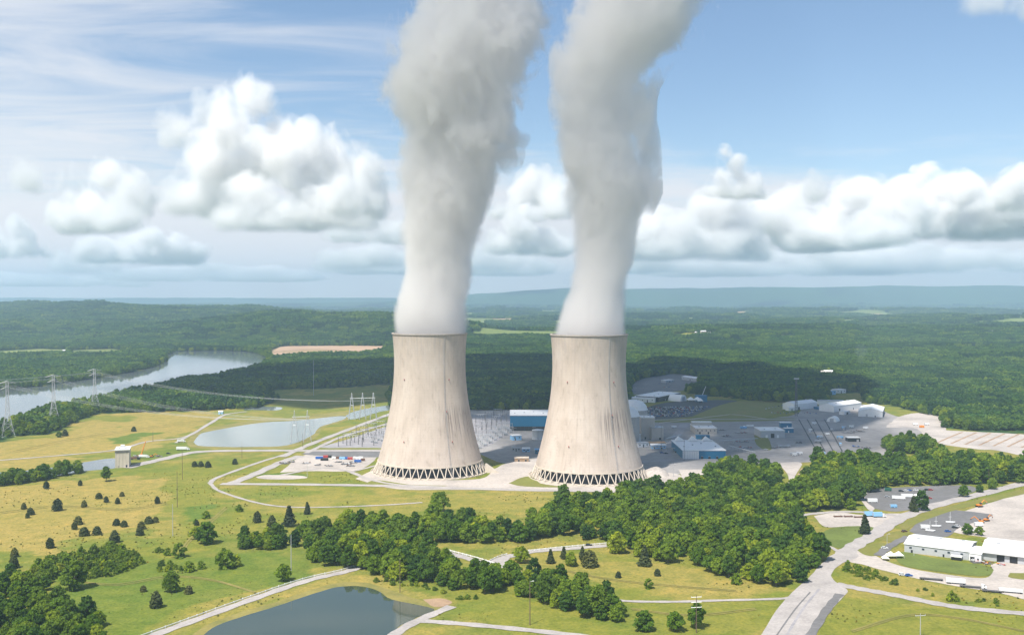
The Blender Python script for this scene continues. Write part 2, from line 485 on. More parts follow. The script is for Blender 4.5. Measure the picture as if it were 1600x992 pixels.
c_forest = np.array([.038, .082, .022]); c_dry = np.array([.335, .258, .074]); c_mead = np.array([.200, .205, .034]); c_lush = np.array([.115, .17, .026]); c_tan = np.array([.42, .30, .18]); c_past = np.array([.22, .25, .08])
C = np.zeros((ny, nx, 3))
n_a = fbm(GX / 60, GY / 60, 61, 5)[..., None]; n_b = fbm(GX / 16, GY / 16, 67, 4)[..., None]
mead = c_mead * (1 - sstep(.42, .62, n_a)) + c_dry * sstep(.42, .62, n_a) * .55 + c_mead * sstep(.42, .62, n_a) * .45
mead = mead * (1 - .55 * sstep(.46, .66, n_b)) + c_lush * .55 * sstep(.46, .66, n_b)
C[:] = mead
def tint(poly, colr, amt, soft=.5):
    m = (pip(wx2, wy2, poly) if colr is not c_tan and colr is not c_past else pip(wx, wy, poly))[..., None] * amt
    m = m * (1 - soft + soft * 1.6 * np.clip(n_a * .6 + n_b * .5, 0, 1))
    C[:] = C * (1 - np.clip(m, 0, 1)) + np.array(colr) * np.clip(m, 0, 1)
tint([(-80, 712), (0, 692), (80, 682), (150, 650), (330, 646), (402, 642), (335, 662), (290, 682), (180, 705), (0, 722)], c_dry, .95)
tint([(-80, 760), (100, 750), (200, 748), (262, 760), (250, 800), (200, 835), (110, 850), (60, 870), (-80, 850)], c_dry, .85)
tint([(150, 672), (178, 666), (205, 668), (240, 672), (195, 683)], c_lush, 1.0, .2)
tint([(200, 706), (300, 690), (330, 705), (240, 722)], c_lush, .8)
tint([(262, 740), (330, 720), (350, 745), (330, 800), (280, 850), (262, 800)], c_mead, .8)
tint([(280, 812), (310, 795), (350, 787), (356, 795), (320, 812), (285, 822)], c_lush, 1.0, .2)
tint([(60, 900), (200, 880), (300, 870), (470, 880), (480, 905), (400, 930), (200, 992), (150, 992)], c_lush, .75)
tint([(300, 850), (430, 835), (480, 860), (470, 880), (330, 880)], c_lush, .5)
tint([(345, 782), (640, 770), (880, 770), (860, 800), (560, 790), (400, 800)], c_dry, .4)
tint([(400, 742), (470, 735), (540, 738), (590, 757), (400, 757)], c_mead, .9)
tint([(425, 740), (455, 736), (495, 738), (500, 745), (440, 748)], c_lush, 1.0, .2)
tint([(860, 900), (960, 885), (1080, 890), (1230, 925), (1100, 935), (950, 925)], c_dry, .55)
tint([(970, 945), (1225, 942), (1190, 992), (970, 992)], c_mead, .8)
tint([(690, 955), (820, 945), (960, 985), (800, 985)], c_mead, .9)
tint([(1310, 930), (1450, 950), (1640, 965), (1640, 1050), (1270, 1050)], c_mead, .9)
tint([(1320, 878), (1420, 905), (1500, 925), (1600, 940), (1600, 955), (1450, 940), (1330, 912), (1308, 895)], c_dry, .5)
tint([(480, 915), (540, 890), (620, 915), (700, 940), (690, 950), (600, 930), (520, 918), (420, 955)], c_dry, .6)
for pl, cc in ((OPEN[1], c_past), (OPEN[2], c_past), (OPEN[3], c_tan), (OPEN[5], c_past), (OPEN[6], c_tan), (OPEN[7], c_tan), (OPEN[8], c_past), (OPEN[9], c_tan), (OPEN[12], c_past), (OPEN[14], c_past), (OPEN[15], (.6, .5, .4))):
    tint(pl, cc, 1.0, .25)
C[clear_far] = (np.where((vnoise(GX / 300, GY / 500, 83) > .7)[..., None], c_tan, c_past * .75 + c_forest * .5))[clear_far]
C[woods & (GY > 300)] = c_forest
big = fbm(GX / 700, GY / 700, 88, 3)[..., None]
C *= np.where((GY > 2500)[..., None], .75 + .5 * big, 1)

me = bpy.data.meshes.new("ground")
idx = np.arange(nx * ny).reshape(ny, nx)
quads = np.stack([idx[:-1, :-1], idx[:-1, 1:], idx[1:, 1:], idx[1:, :-1]], -1).reshape(-1, 4)
me.vertices.add(nx * ny); me.vertices.foreach_set("co", np.stack([GX, GY, GZ], -1).ravel())
me.loops.add(quads.size); me.loops.foreach_set("vertex_index", quads.ravel())
me.polygons.add(len(quads)); me.polygons.foreach_set("loop_start", np.arange(len(quads)) * 4); me.polygons.foreach_set("loop_total", np.full(len(quads), 4))
me.polygons.foreach_set("use_smooth", [True] * len(quads))
me.update(); me.validate()
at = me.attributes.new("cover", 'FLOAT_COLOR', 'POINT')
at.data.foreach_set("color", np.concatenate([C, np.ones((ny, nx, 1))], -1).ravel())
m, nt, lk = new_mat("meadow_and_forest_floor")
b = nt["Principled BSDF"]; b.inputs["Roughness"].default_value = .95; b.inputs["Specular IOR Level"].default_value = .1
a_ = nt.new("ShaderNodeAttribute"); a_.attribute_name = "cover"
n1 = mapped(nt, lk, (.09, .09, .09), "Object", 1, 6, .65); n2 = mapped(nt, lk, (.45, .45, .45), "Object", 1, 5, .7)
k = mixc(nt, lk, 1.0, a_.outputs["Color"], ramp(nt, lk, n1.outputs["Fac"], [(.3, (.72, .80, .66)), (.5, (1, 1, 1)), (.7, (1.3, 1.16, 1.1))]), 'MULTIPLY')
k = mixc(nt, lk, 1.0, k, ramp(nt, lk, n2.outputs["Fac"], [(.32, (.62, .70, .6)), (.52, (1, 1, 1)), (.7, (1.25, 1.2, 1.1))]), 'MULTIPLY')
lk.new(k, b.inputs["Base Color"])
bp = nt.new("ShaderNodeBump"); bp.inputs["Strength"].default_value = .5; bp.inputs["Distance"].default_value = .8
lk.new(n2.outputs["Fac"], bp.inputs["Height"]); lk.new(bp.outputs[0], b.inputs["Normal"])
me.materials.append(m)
tag(link("ground", me), kind='structure')

# water
sheet("river", M['river'], RIVER, .25, 120, 1.0)
sheet("pond_bank", M['bank_grass'], [(276, 1010), (322, 977), (378, 955), (430, 940), (490, 920), (525, 911), (562, 909), (596, 916), (640, 932), (690, 946), (690, 952), (640, 975), (596, 1010)], .03, None, .8)
sheet("pond", M['water'], [(300, 1010), (332, 981), (382, 962), (432, 946), (490, 927), (522, 918), (560, 915), (590, 922), (612, 936), (678, 951), (650, 965), (622, 980), (588, 1010)], .08, None, .8)
sheet("lagoon_bank", M['bank_grass'], [(292, 694), (300, 680), (318, 671), (400, 656), (462, 652), (540, 643), (545, 655), (505, 668), (495, 682), (455, 699), (400, 701), (310, 700)], .03, None, .8)
sheet("lagoon", M['lagoon'], [(302, 691), (308, 683), (322, 675), (402, 661), (462, 657), (532, 650), (537, 655), (500, 667), (488, 680), (450, 695), (400, 698), (318, 697)], .08, None, .6)
sheet("lagoon_arm", M['lagoon'], [(540, 650), (556, 642), (600, 634), (640, 632), (640, 639), (600, 642), (565, 652), (548, 655)], .08, None, .6)
sheet("holding_pond", M['lagoon'], [(380, 640), (395, 635.5), (438, 636), (432, 641)], .08, None, .3)
sheet("canal", M['river'], [(-80, 744), (60, 733), (130, 722), (182, 716), (184, 730), (130, 736), (60, 747), (-80, 760)], .06, None, .5)
sheet("pond_mud", M['dirt'], [(660, 936), (690, 934), (706, 941), (690, 948), (676, 947)], .10, None, 1.0)

# fields far off
sheet("ploughed_field", M['field_tan'], [(426, 551), (436, 543), (470, 541), (596, 541), (600, 547), (560, 549), (500, 546), (450, 548)], .8, 60)
sheet("ploughed_field", M['field_tan'], [(424, 557), (430, 551), (466, 552), (474, 557), (430, 561)], .8, 60)
sheet("pasture", M['field_green'], [(478, 556), (500, 549), (540, 552), (596, 549), (570, 554), (520, 557)], .8, 60)

# works ground, yards and car parks
sheet("plant_yard", M['plant_ground'], [(735, 702), (800, 664), (860, 648), (985, 641), (1000, 657), (1150, 655), (1232, 650), (1250, 640), (1240, 632), (1290, 634), (1352, 632), (1400, 650), (1440, 655), (1472, 664), (1470, 692), (1382, 712), (1262, 722), (1182, 724), (1120, 737), (1060, 741), (1012, 737), (850, 716), (790, 724)], .05, None, 1.0)
sheet("switchyard_gravel", M['gravel_grey'], [(498, 699), (560, 681), (612, 664), (700, 648), (800, 643), (798, 668), (772, 692), (735, 702), (600, 704)], .07, None, .8)
sheet("storage_yard", M['gravel'], [(735, 640), (800, 641), (799, 647), (735, 648)], .10, None, .5)
sheet("car_park", M['asphalt_dark'], [(1003, 654), (1010, 637), (1060, 627), (1150, 626), (1134, 642), (1080, 651), (1030, 655)], .09, None, .4)
sheet("upper_car_park", M['asphalt'], [(985, 606), (1000, 593), (1055, 584), (1092, 590), (1092, 603), (1052, 612), (990, 616)], .09, None, .4)
sheet("verge", M['lawn'], [(1082, 650), (1132, 631), (1172, 626), (1250, 627), (1240, 633), (1200, 650), (1140, 653)], .11, None, .6)
sheet("verge", M['lawn'], [(1025, 655), (1100, 653), (1230, 653), (1225, 657), (1030, 660)], .11, None, .4)
sheet("verge", M['lawn'], [(1178, 680), (1196, 679), (1206, 700), (1196, 703), (1182, 694)], .11, None, .4)
sheet("gravel_yard", M['gravel'], [(1384, 668), (1402, 652), (1440, 645), (1476, 656), (1472, 690), (1450, 690), (1432, 670)], .12, None, 1.0)
sheet("striped_yard", M['gravel'], [(1458, 671), (1640, 684), (1640, 718), (1560, 704), (1530, 702), (1462, 691)], .12, None, 1.0)
for i in range(7):
    x0 = 1478 + i * 22
    ribbon("yard_track", M['dirt'], [(x0 + 26, 675 + i * .8), (x0 + 6, 683 + i * 1.1), (x0 - 14, 692 + i * 1.2)], 3.2, .16)
sheet("tower_apron", M['gravel'], [(555, 748), (590, 732), (600, 744), (660, 750), (750, 748), (770, 735), (792, 724), (850, 716), (845, 735), (870, 752), (950, 757), (1010, 750), (1030, 738), (1062, 742), (1080, 760), (1020, 768), (870, 768), (720, 765), (620, 764)], .10, None, .8)
sheet("tower_lawn", M['lawn'], [(565, 757), (590, 750), (640, 757), (700, 759), (640, 761), (590, 760)], .15, None, .3)
sheet("tower_lawn", M['lawn'], [(795, 755), (815, 746), (832, 745), (845, 755), (880, 761), (820, 760)], .15, None, .3)
sheet("laydown_yard", M['gravel'], [(438, 738), (468, 714), (500, 707), (560, 707), (588, 713), (572, 729), (545, 736), (480, 736)], .10, None, .8)
sheet("switchyard_road_apron", M['asphalt'], [(470, 709), (500, 704), (600, 703), (600, 714), (500, 712)], .13, None, .3)
sheet("verge", M['lawn'], [(492, 702), (510, 700), (600, 700), (600, 706), (500, 706)], .12, None, .3)
sheet("apron", M['gravel'], [(1060, 733), (1112, 734), (1122, 738), (1085, 752), (1084, 768), (1072, 756)], .13, None, .4)
sheet("dirt_path", M['gravel'], [(1215, 723), (1252, 723), (1242, 745), (1236, 772), (1228, 772), (1232, 745)], .13, None, .4)
sheet("dry_verge", M['field_tan'], [(1240, 765), (1250, 735), (1258, 735), (1256, 768)], .15, None, .4)
sheet("settling_lawn", M['gravel'], [(400, 745), (420, 742), (470, 743), (478, 747), (440, 749), (408, 748)], .09, None, .6)

# right hand yard
sheet("gravel_yard", M['gravel'], [(1440, 816), (1510, 797), (1640, 765), (1640, 845), (1530, 838), (1470, 826)], .08, None, .8)
sheet("asphalt_lot", M['asphalt'], [(1420, 830), (1446, 806), (1482, 797), (1540, 802), (1548, 807), (1500, 824), (1480, 838), (1440, 836)], .11, None, .3)
sheet("asphalt_lot", M['asphalt'], [(1349, 782), (1354, 770), (1380, 763), (1500, 758), (1526, 765), (1500, 775), (1440, 792), (1400, 799), (1362, 793)], .09, None, .3)
sheet("gravel_yard", M['gravel'], [(1340, 775), (1348, 764), (1372, 760), (1382, 763), (1356, 770), (1352, 782), (1366, 794), (1358, 797)], .10, None, .4)
sheet("gravel_yard", M['gravel'], [(1272, 806), (1310, 800), (1345, 804), (1400, 802), (1412, 806), (1376, 832), (1350, 832), (1332, 822), (1290, 823)], .09, None, .6)
sheet("work_yard", M['gravel'], [(1330, 857), (1362, 866), (1395, 880), (1450, 893), (1532, 903), (1552, 894), (1555, 880), (1640, 880), (1640, 940), (1560, 926), (1480, 913), (1400, 896), (1350, 882), (1326, 876)], .08, None, .6)
sheet("lawn_triangle", M['lush'], [(1272, 842), (1300, 825), (1352, 822), (1372, 829), (1342, 845), (1318, 856), (1300, 853)], .13, None, .5)
sheet("lawn_triangle", M['lawn'], [(1340, 860), (1357, 850), (1380, 848), (1384, 858), (1368, 868), (1352, 867)], .13, None, .4)
sheet("lawn_triangle", M['lawn'], [(1370, 843), (1398, 830), (1424, 831), (1406, 843), (1390, 846)], .13, None, .4)
sheet("building_lawn", M['lush'], [(1400, 866), (1416, 862), (1470, 874), (1540, 884), (1552, 893), (1530, 900), (1440, 889), (1406, 880)], .13, None, .4)
sheet("building_lawn", M['lawn'], [(1578, 895), (1640, 897), (1640, 908), (1580, 903)], .13, None, .3)
sheet("road_verge", M['lawn'], [(1405, 821), (1440, 802), (1500, 787), (1640, 755), (1640, 762), (1500, 795), (1440, 815), (1415, 828)], .13, None, .3)

# roads
sheet("junction", M['road'], [(1178, 1010), (1212, 955), (1238, 925), (1263, 903), (1282, 882), (1302, 867), (1320, 858), (1334, 860), (1340, 870), (1316, 880), (1301, 893), (1302, 906), (1324, 922), (1316, 934), (1288, 965), (1258, 1010)], .12, None, .4)
ribbon("road_median", M['gravel_grey'], [(1222, 1005), (1252, 955), (1280, 920)], 1.6, .16)
ribbon("road_median", M['asphalt'], [(1205, 1005), (1240, 955), (1266, 925)], 1.0, .16)
ribbon("road_median", M['asphalt'], [(1262, 1000), (1290, 955), (1312, 928)], 5.5, .16)
ribbon("access_road", M['road'], [(1305, 875), (1335, 853), (1366, 835), (1402, 812), (1450, 793), (1520, 775), (1640, 745)], 13, .15)
ribbon("lower_road", M['road'], [(1306, 912), (1345, 920), (1400, 930), (1470, 944), (1530, 952), (1640, 962)], 9, .17)
ribbon("side_road", M['road'], [(1400, 805), (1345, 800), (1300, 800), (1245, 806), (1205, 816)], 7, .17)
ribbon("side_road", M['road'], [(1318, 866), (1300, 856), (1278, 847), (1262, 842)], 4, .17)
ribbon("side_road", M['asphalt'], [(1372, 868), (1392, 852), (1420, 838)], 7, .17)
ribbon("gravel_path", M['road'], [(905, 921), (960, 937), (1040, 940), (1120, 938), (1222, 935), (1245, 930)], 4.2, .14)
ribbon("hill_road", M['road'], [(690, 861), (738, 874), (770, 884), (786, 872), (830, 862), (890, 857), (962, 851)], 8, .14)
sheet("hill_junction", M['road'], [(757, 880), (775, 872), (800, 866), (792, 880), (802, 890), (780, 893), (768, 888)], .18, None, .3)
ribbon("hill_road", M['road'], [(780, 886), (815, 895), (860, 908), (910, 923)], 4, .14)
ribbon("pond_road", M['road'], [(205, 1005), (290, 974), (400, 934), (480, 907), (540, 893), (572, 882)], 7.5, .14)
ribbon("shore_path", M['road'], [(590, 1010), (640, 976), (706, 947)], 7, .14)
ribbon("shore_path", M['road'], [(648, 969), (740, 976), (860, 988), (960, 1000)], 7, .16)
ribbon("ring_road", M['road'], [(328, 755), (345, 768), (400, 785), (450, 792), (520, 792), (600, 789), (660, 785)], 4, .14)
ribbon("ring_road", M['road'], [(328, 755), (340, 746), (400, 724), (445, 710)], 5.5, .14)
ribbon("tower_road", M['road'], [(345, 756), (480, 757), (600, 759), (720, 763), (870, 766), (960, 768)], 11, .17)
ribbon("tower_road", M['road'], [(360, 756), (400, 740), (440, 722), (470, 712)], 12, .19)
ribbon("tower_road", M['road'], [(440, 742), (500, 732), (540, 735), (575, 748), (620, 757), (700, 761)], 6, .19)
ribbon("tower_road", M['road'], [(545, 738), (570, 732), (600, 724)], 5, .21)
ribbon("dam_road", M['road'], [(196, 731), (255, 717), (310, 706), (400, 704), (480, 704), (640, 704)], 15, .17)
ribbon("plant_road", M['road'], [(440, 714), (485, 694), (545, 671), (612, 646)], 10, .19)
ribbon("plant_road", M['road'], [(478, 708), (530, 684), (570, 672), (612, 660)], 7, .19)
ribbon("levee_path", M['road'], [(-60, 724), (100, 711), (180, 703), (230, 690), (288, 683), (330, 660), (352, 648), (385, 643)], 6, .14)
ribbon("levee_path", M['road'], [(275, 692), (300, 678), (335, 658)], 5, .16)
ribbon("plant_street", M['gravel_grey'], [(1070, 662), (1052, 690), (1040, 712)], 12, .12)
ribbon("plant_street", M['gravel_grey'], [(1000, 722), (1060, 718), (1130, 718), (1180, 716)], 10, .12)
ribbon("plant_street", M['gravel_grey'], [(1020, 656), (1100, 655), (1250, 655), (1300, 655)], 8, .12)
for dx in (0, 13, 26, 40):
    ribbon("rail_track", M['asphalt_dark'], [(1248 + dx, 655), (1262 + dx, 680), (1276 + dx, 705)], 1.6, .16)
ribbon("perimeter_track", M['gravel'], [(1030, 661), (1120, 650), (1150, 648), (1200, 655)], 4, .16)

for pts_ in ([(352, 792), (330, 812), (296, 842), (282, 862)], [(100, 905), (180, 912), (260, 900), (330, 905), (400, 925)], [(0, 800), (90, 790), (190, 795), (262, 785)], [(1330, 985), (1420, 960), (1500, 965), (1600, 985)], [(985, 950), (1080, 960), (1180, 950)], [(20, 705), (120, 684), (230, 668), (330, 655)], [(880, 890), (960, 905), (1060, 915), (1150, 922)]):
    ribbon("tyre_track", M['bank_grass'], pts_, 1.3, .05); ribbon("tyre_track", M['bank_grass'], [(x + 2.5, y + 2.2) for x, y in pts_], 1.1, .05)
# ------------------------------------------------------------------ cooling towers
def shell_mat(name, seed, stain_az):
    m, nt, lk = new_mat(name)
    b = nt["Principled BSDF"]; b.inputs["Roughness"].default_value = .92; b.inputs["Specular IOR Level"].default_value = .15
    tc = nt.new("ShaderNodeTexCoord"); sp = nt.new("ShaderNodeSeparateXYZ"); lk.new(tc.outputs["Object"], sp.inputs[0])
    def mth(op, a, b_=None, c=None, cl=False):
        n = nt.new("ShaderNodeMath"); n.operation = op; n.use_clamp = cl
        for i, v in enumerate((a, b_, c)):
            if v is None: continue
            if isinstance(v, (int, float)): n.inputs[i].default_value = v
            else: lk.new(v, n.inputs[i])
        return n.outputs[0]
    ang = mth('ARCTAN2', sp.outputs[1], sp.outputs[0]); z = sp.outputs[2]
    def coords(ka, kz):
        # angle as a point on a circle so that the pattern closes on itself
        c = nt.new("ShaderNodeCombineXYZ"); lk.new(mth('MULTIPLY', mth('COSINE', ang), ka), c.inputs[0]); lk.new(mth('MULTIPLY', mth('SINE', ang), ka), c.inputs[1]); lk.new(mth('MULTIPLY_ADD', z, kz, seed * 7.7), c.inputs[2])
        return c.outputs[0]
    def noise(ka, kz, det=5, ro=.6):
        n = nt.new("ShaderNodeTexNoise"); n.inputs["Scale"].default_value = 1; n.inputs["Detail"].default_value = det; n.inputs["Roughness"].default_value = ro
        lk.new(coords(ka, kz), n.inputs["Vector"]); return n.outputs["Fac"]
    base = ramp(nt, lk, noise(2.2, .03, 4), [(.3, (.46, .385, .325)), (.5, (.525, .44, .375)), (.7, (.58, .50, .435))])
    streak = noise(26, .016, 5, .62)
    k = mixc(nt, lk, 1.0, base, ramp(nt, lk, streak, [(.3, (.89, .88, .87)), (.45, (1, 1, 1)), (1, (1.04, 1.04, 1.04))]), 'MULTIPLY')
    patch = noise(9, .09, 6, .7)
    k = mixc(nt, lk, 1.0, k, ramp(nt, lk, patch, [(.3, (.80, .78, .76)), (.45, (1, 1, 1)), (.8, (1.06, 1.05, 1.04))]), 'MULTIPLY')
    # grey weathering under the rim and dark runs part way down on one side
    band = nt.new("ShaderNodeMapRange"); band.interpolation_type = 'SMOOTHSTEP'; band.inputs["From Min"].default_value = 95; band.inputs["From Max"].default_value = 150; lk.new(z, band.inputs["Value"])
    rim_w = mth('MULTIPLY', band.outputs[0], mth('MULTIPLY_ADD', noise(17, .05, 6, .7), 3.2, -1.35, True))
    k = mixc(nt, lk, mth('MULTIPLY', rim_w, .55), k, (.36, .33, .33))
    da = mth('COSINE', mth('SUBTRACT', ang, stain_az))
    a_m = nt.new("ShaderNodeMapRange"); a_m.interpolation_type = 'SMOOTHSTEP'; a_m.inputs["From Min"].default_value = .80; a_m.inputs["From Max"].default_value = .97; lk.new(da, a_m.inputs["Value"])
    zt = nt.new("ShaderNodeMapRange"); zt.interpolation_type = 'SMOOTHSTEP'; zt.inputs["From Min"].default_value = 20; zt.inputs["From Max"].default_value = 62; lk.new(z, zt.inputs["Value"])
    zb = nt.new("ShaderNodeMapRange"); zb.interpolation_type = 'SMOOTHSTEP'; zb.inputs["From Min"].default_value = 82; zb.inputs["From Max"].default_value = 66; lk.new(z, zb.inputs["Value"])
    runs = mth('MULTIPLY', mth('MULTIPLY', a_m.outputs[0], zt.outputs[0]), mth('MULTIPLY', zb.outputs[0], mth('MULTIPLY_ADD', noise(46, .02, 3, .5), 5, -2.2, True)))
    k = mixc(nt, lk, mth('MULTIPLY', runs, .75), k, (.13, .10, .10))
    # pour lines and ribs
    lift = mth('MULTIPLY', mth('SINE', mth('MULTIPLY', z, 2 * math.pi / 3.0)), .5)
    rib = mth('SINE', mth('MULTIPLY', ang, 176))
    k = mixc(nt, lk, mth('MULTIPLY', mth('GREATER_THAN', lift, .46), .10), k, (.3, .27, .25))
    lk.new(k, b.inputs["Base Color"])
    bp = nt.new("ShaderNodeBump"); bp.inputs["Strength"].default_value = .2; bp.inputs["Distance"].default_value = .3
    lk.new(mth('ADD', rib, mth('MULTIPLY', patch, 1.5)), bp.inputs["Height"]); lk.new(bp.outputs[0], b.inputs["Normal"])
    return m
def tower_r(z): return 39.7 * math.sqrt(1 + ((z - 121) / 102.0) ** 2)
M['rim'] = surf("rim_concrete", (.42, .37, .33), .2, (.1, .1, .1), .9)
leg_meshes = {}
for lean in (1, -1):
    mb = MB(); a = lean * math.pi / 44 * .93
    mb.beam((63.2, 0, 0), (57.6 * math.cos(a), 57.6 * math.sin(a), 12.4), .55, M['leg_concrete'], 6)
    mb.beam((63.4, 0, -.2), (63.2, 0, .9), 1.0, M['leg_concrete'], 6)
    me_ = bpy.data.meshes.new("leg"); me_.from_pydata(mb.v, [], mb.f); me_.materials.append(M['leg_concrete']); leg_meshes[lean] = me_
def cooling_tower(loc, label, seed, stain):
    t = empty("cooling_tower", loc, label, "cooling tower", "pair of concrete cooling towers")
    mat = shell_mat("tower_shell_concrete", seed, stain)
    mb = MB(); zs = list(np.linspace(12, 153, 70))
    prof = [(tower_r(z), z) for z in zs] + [(tower_r(153) - .9, 153)] + [(tower_r(z) - .9, z) for z in zs[::-1]]
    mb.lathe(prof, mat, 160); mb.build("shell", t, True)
    mb = MB(); r = tower_r(153); mb.lathe([(r - 1.2, 152.6), (r + .7, 152.6), (r + .8, 153.2), (r + .8, 154), (r - 1.2, 154), (r - 1.2, 152.6)], M['rim'], 160); mb.build("rim", t)
    mb = MB(); r = tower_r(12); mb.lathe([(r - 1.4, 11.4), (r + .45, 11.4), (r + .35, 12.9), (r - 1.4, 12.9), (r - 1.4, 11.4)], M['leg_concrete'], 160); mb.build("lintel", t)
    for k in range(44):
        for lean in (1, -1): link("leg", leg_meshes[lean], t, (0, 0, 0), 2 * math.pi * (k + .31 * seed) / 44)
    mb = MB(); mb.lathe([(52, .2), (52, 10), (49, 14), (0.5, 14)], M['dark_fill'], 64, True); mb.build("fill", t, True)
    mb = MB(); mb.lathe([(66, -.3), (66, 1.0), (65.3, 1.0), (65.3, .2), (50, .2)], M['leg_concrete'], 96); mb.build("basin_wall", t)
    a0 = R(-63)                                        # ladder up the near right side
    mb = MB()
    for z0 in np.arange(1, 151, 3.0):
        for da in (-.011, .011):
            p, q = [((tower_r(max(z, 12)) + .5 + max(0, 12 - z) * .42) * math.cos(a0 + da), (tower_r(max(z, 12)) + .5 + max(0, 12 - z) * .42) * math.sin(a0 + da), z) for z in (z0, min(z0 + 3, 152))]
            mb.beam(p, q, .12, M['steel'])
        mb.beam(((tower_r(max(z0, 12)) + .5 + max(0, 12 - z0) * .42) * math.cos(a0 - .011), (tower_r(max(z0, 12)) + .5 + max(0, 12 - z0) * .42) * math.sin(a0 - .011), z0), ((tower_r(max(z0, 12)) + .5 + max(0, 12 - z0) * .42) * math.cos(a0 + .011), (tower_r(max(z0, 12)) + .5 + max(0, 12 - z0) * .42) * math.sin(a0 + .011), z0), .1, M['steel'])
    mb.build("ladder", t)
    for z0, az in ((104, -128), (104, -55), (70, -62), (38, -118), (38, -58)):
        rr = tower_r(z0); mb = MB(); c, s_ = math.cos(R(az)), math.sin(R(az))
        mb.beam((rr * c, rr * s_, z0), ((rr + 1.2) * c, (rr + 1.2) * s_, z0), .5, M['steel_dark'])
        mb.beam(((rr + 1.0) * c, (rr + 1.0) * s_, z0 - .2), ((rr + 1.0) * c, (rr + 1.0) * s_, z0 + 1.3), .35, M['red'], 6); mb.build("warning_lamp", t)
    return t
T1 = Vector((-91.8, 1143, 0)); T2 = Vector((83.5, 1109, 0))
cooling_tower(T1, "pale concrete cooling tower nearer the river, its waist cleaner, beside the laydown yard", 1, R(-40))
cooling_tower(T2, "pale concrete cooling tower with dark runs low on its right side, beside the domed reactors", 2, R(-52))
for t_, lab in ((T1, "sloping concrete stair ramp at the foot of the cooling tower nearer the river"),):
    mb = MB(); mb.prism([(0, 0), (16, 0), (1, 10), (0, 10)], -2, 2, M['leg_concrete'])
    for k in range(8): mb.beam((1 + k * 2, -2, 10 - k * 1.3), (1 + k * 2, -2, 11 - k * 1.3), .08, M['steel'])
    o = mb.build("stair_ramp", None, False, t_ + Vector((62.5, -14, 0)), R(-12)); tag(o, lab, "stair ramp")

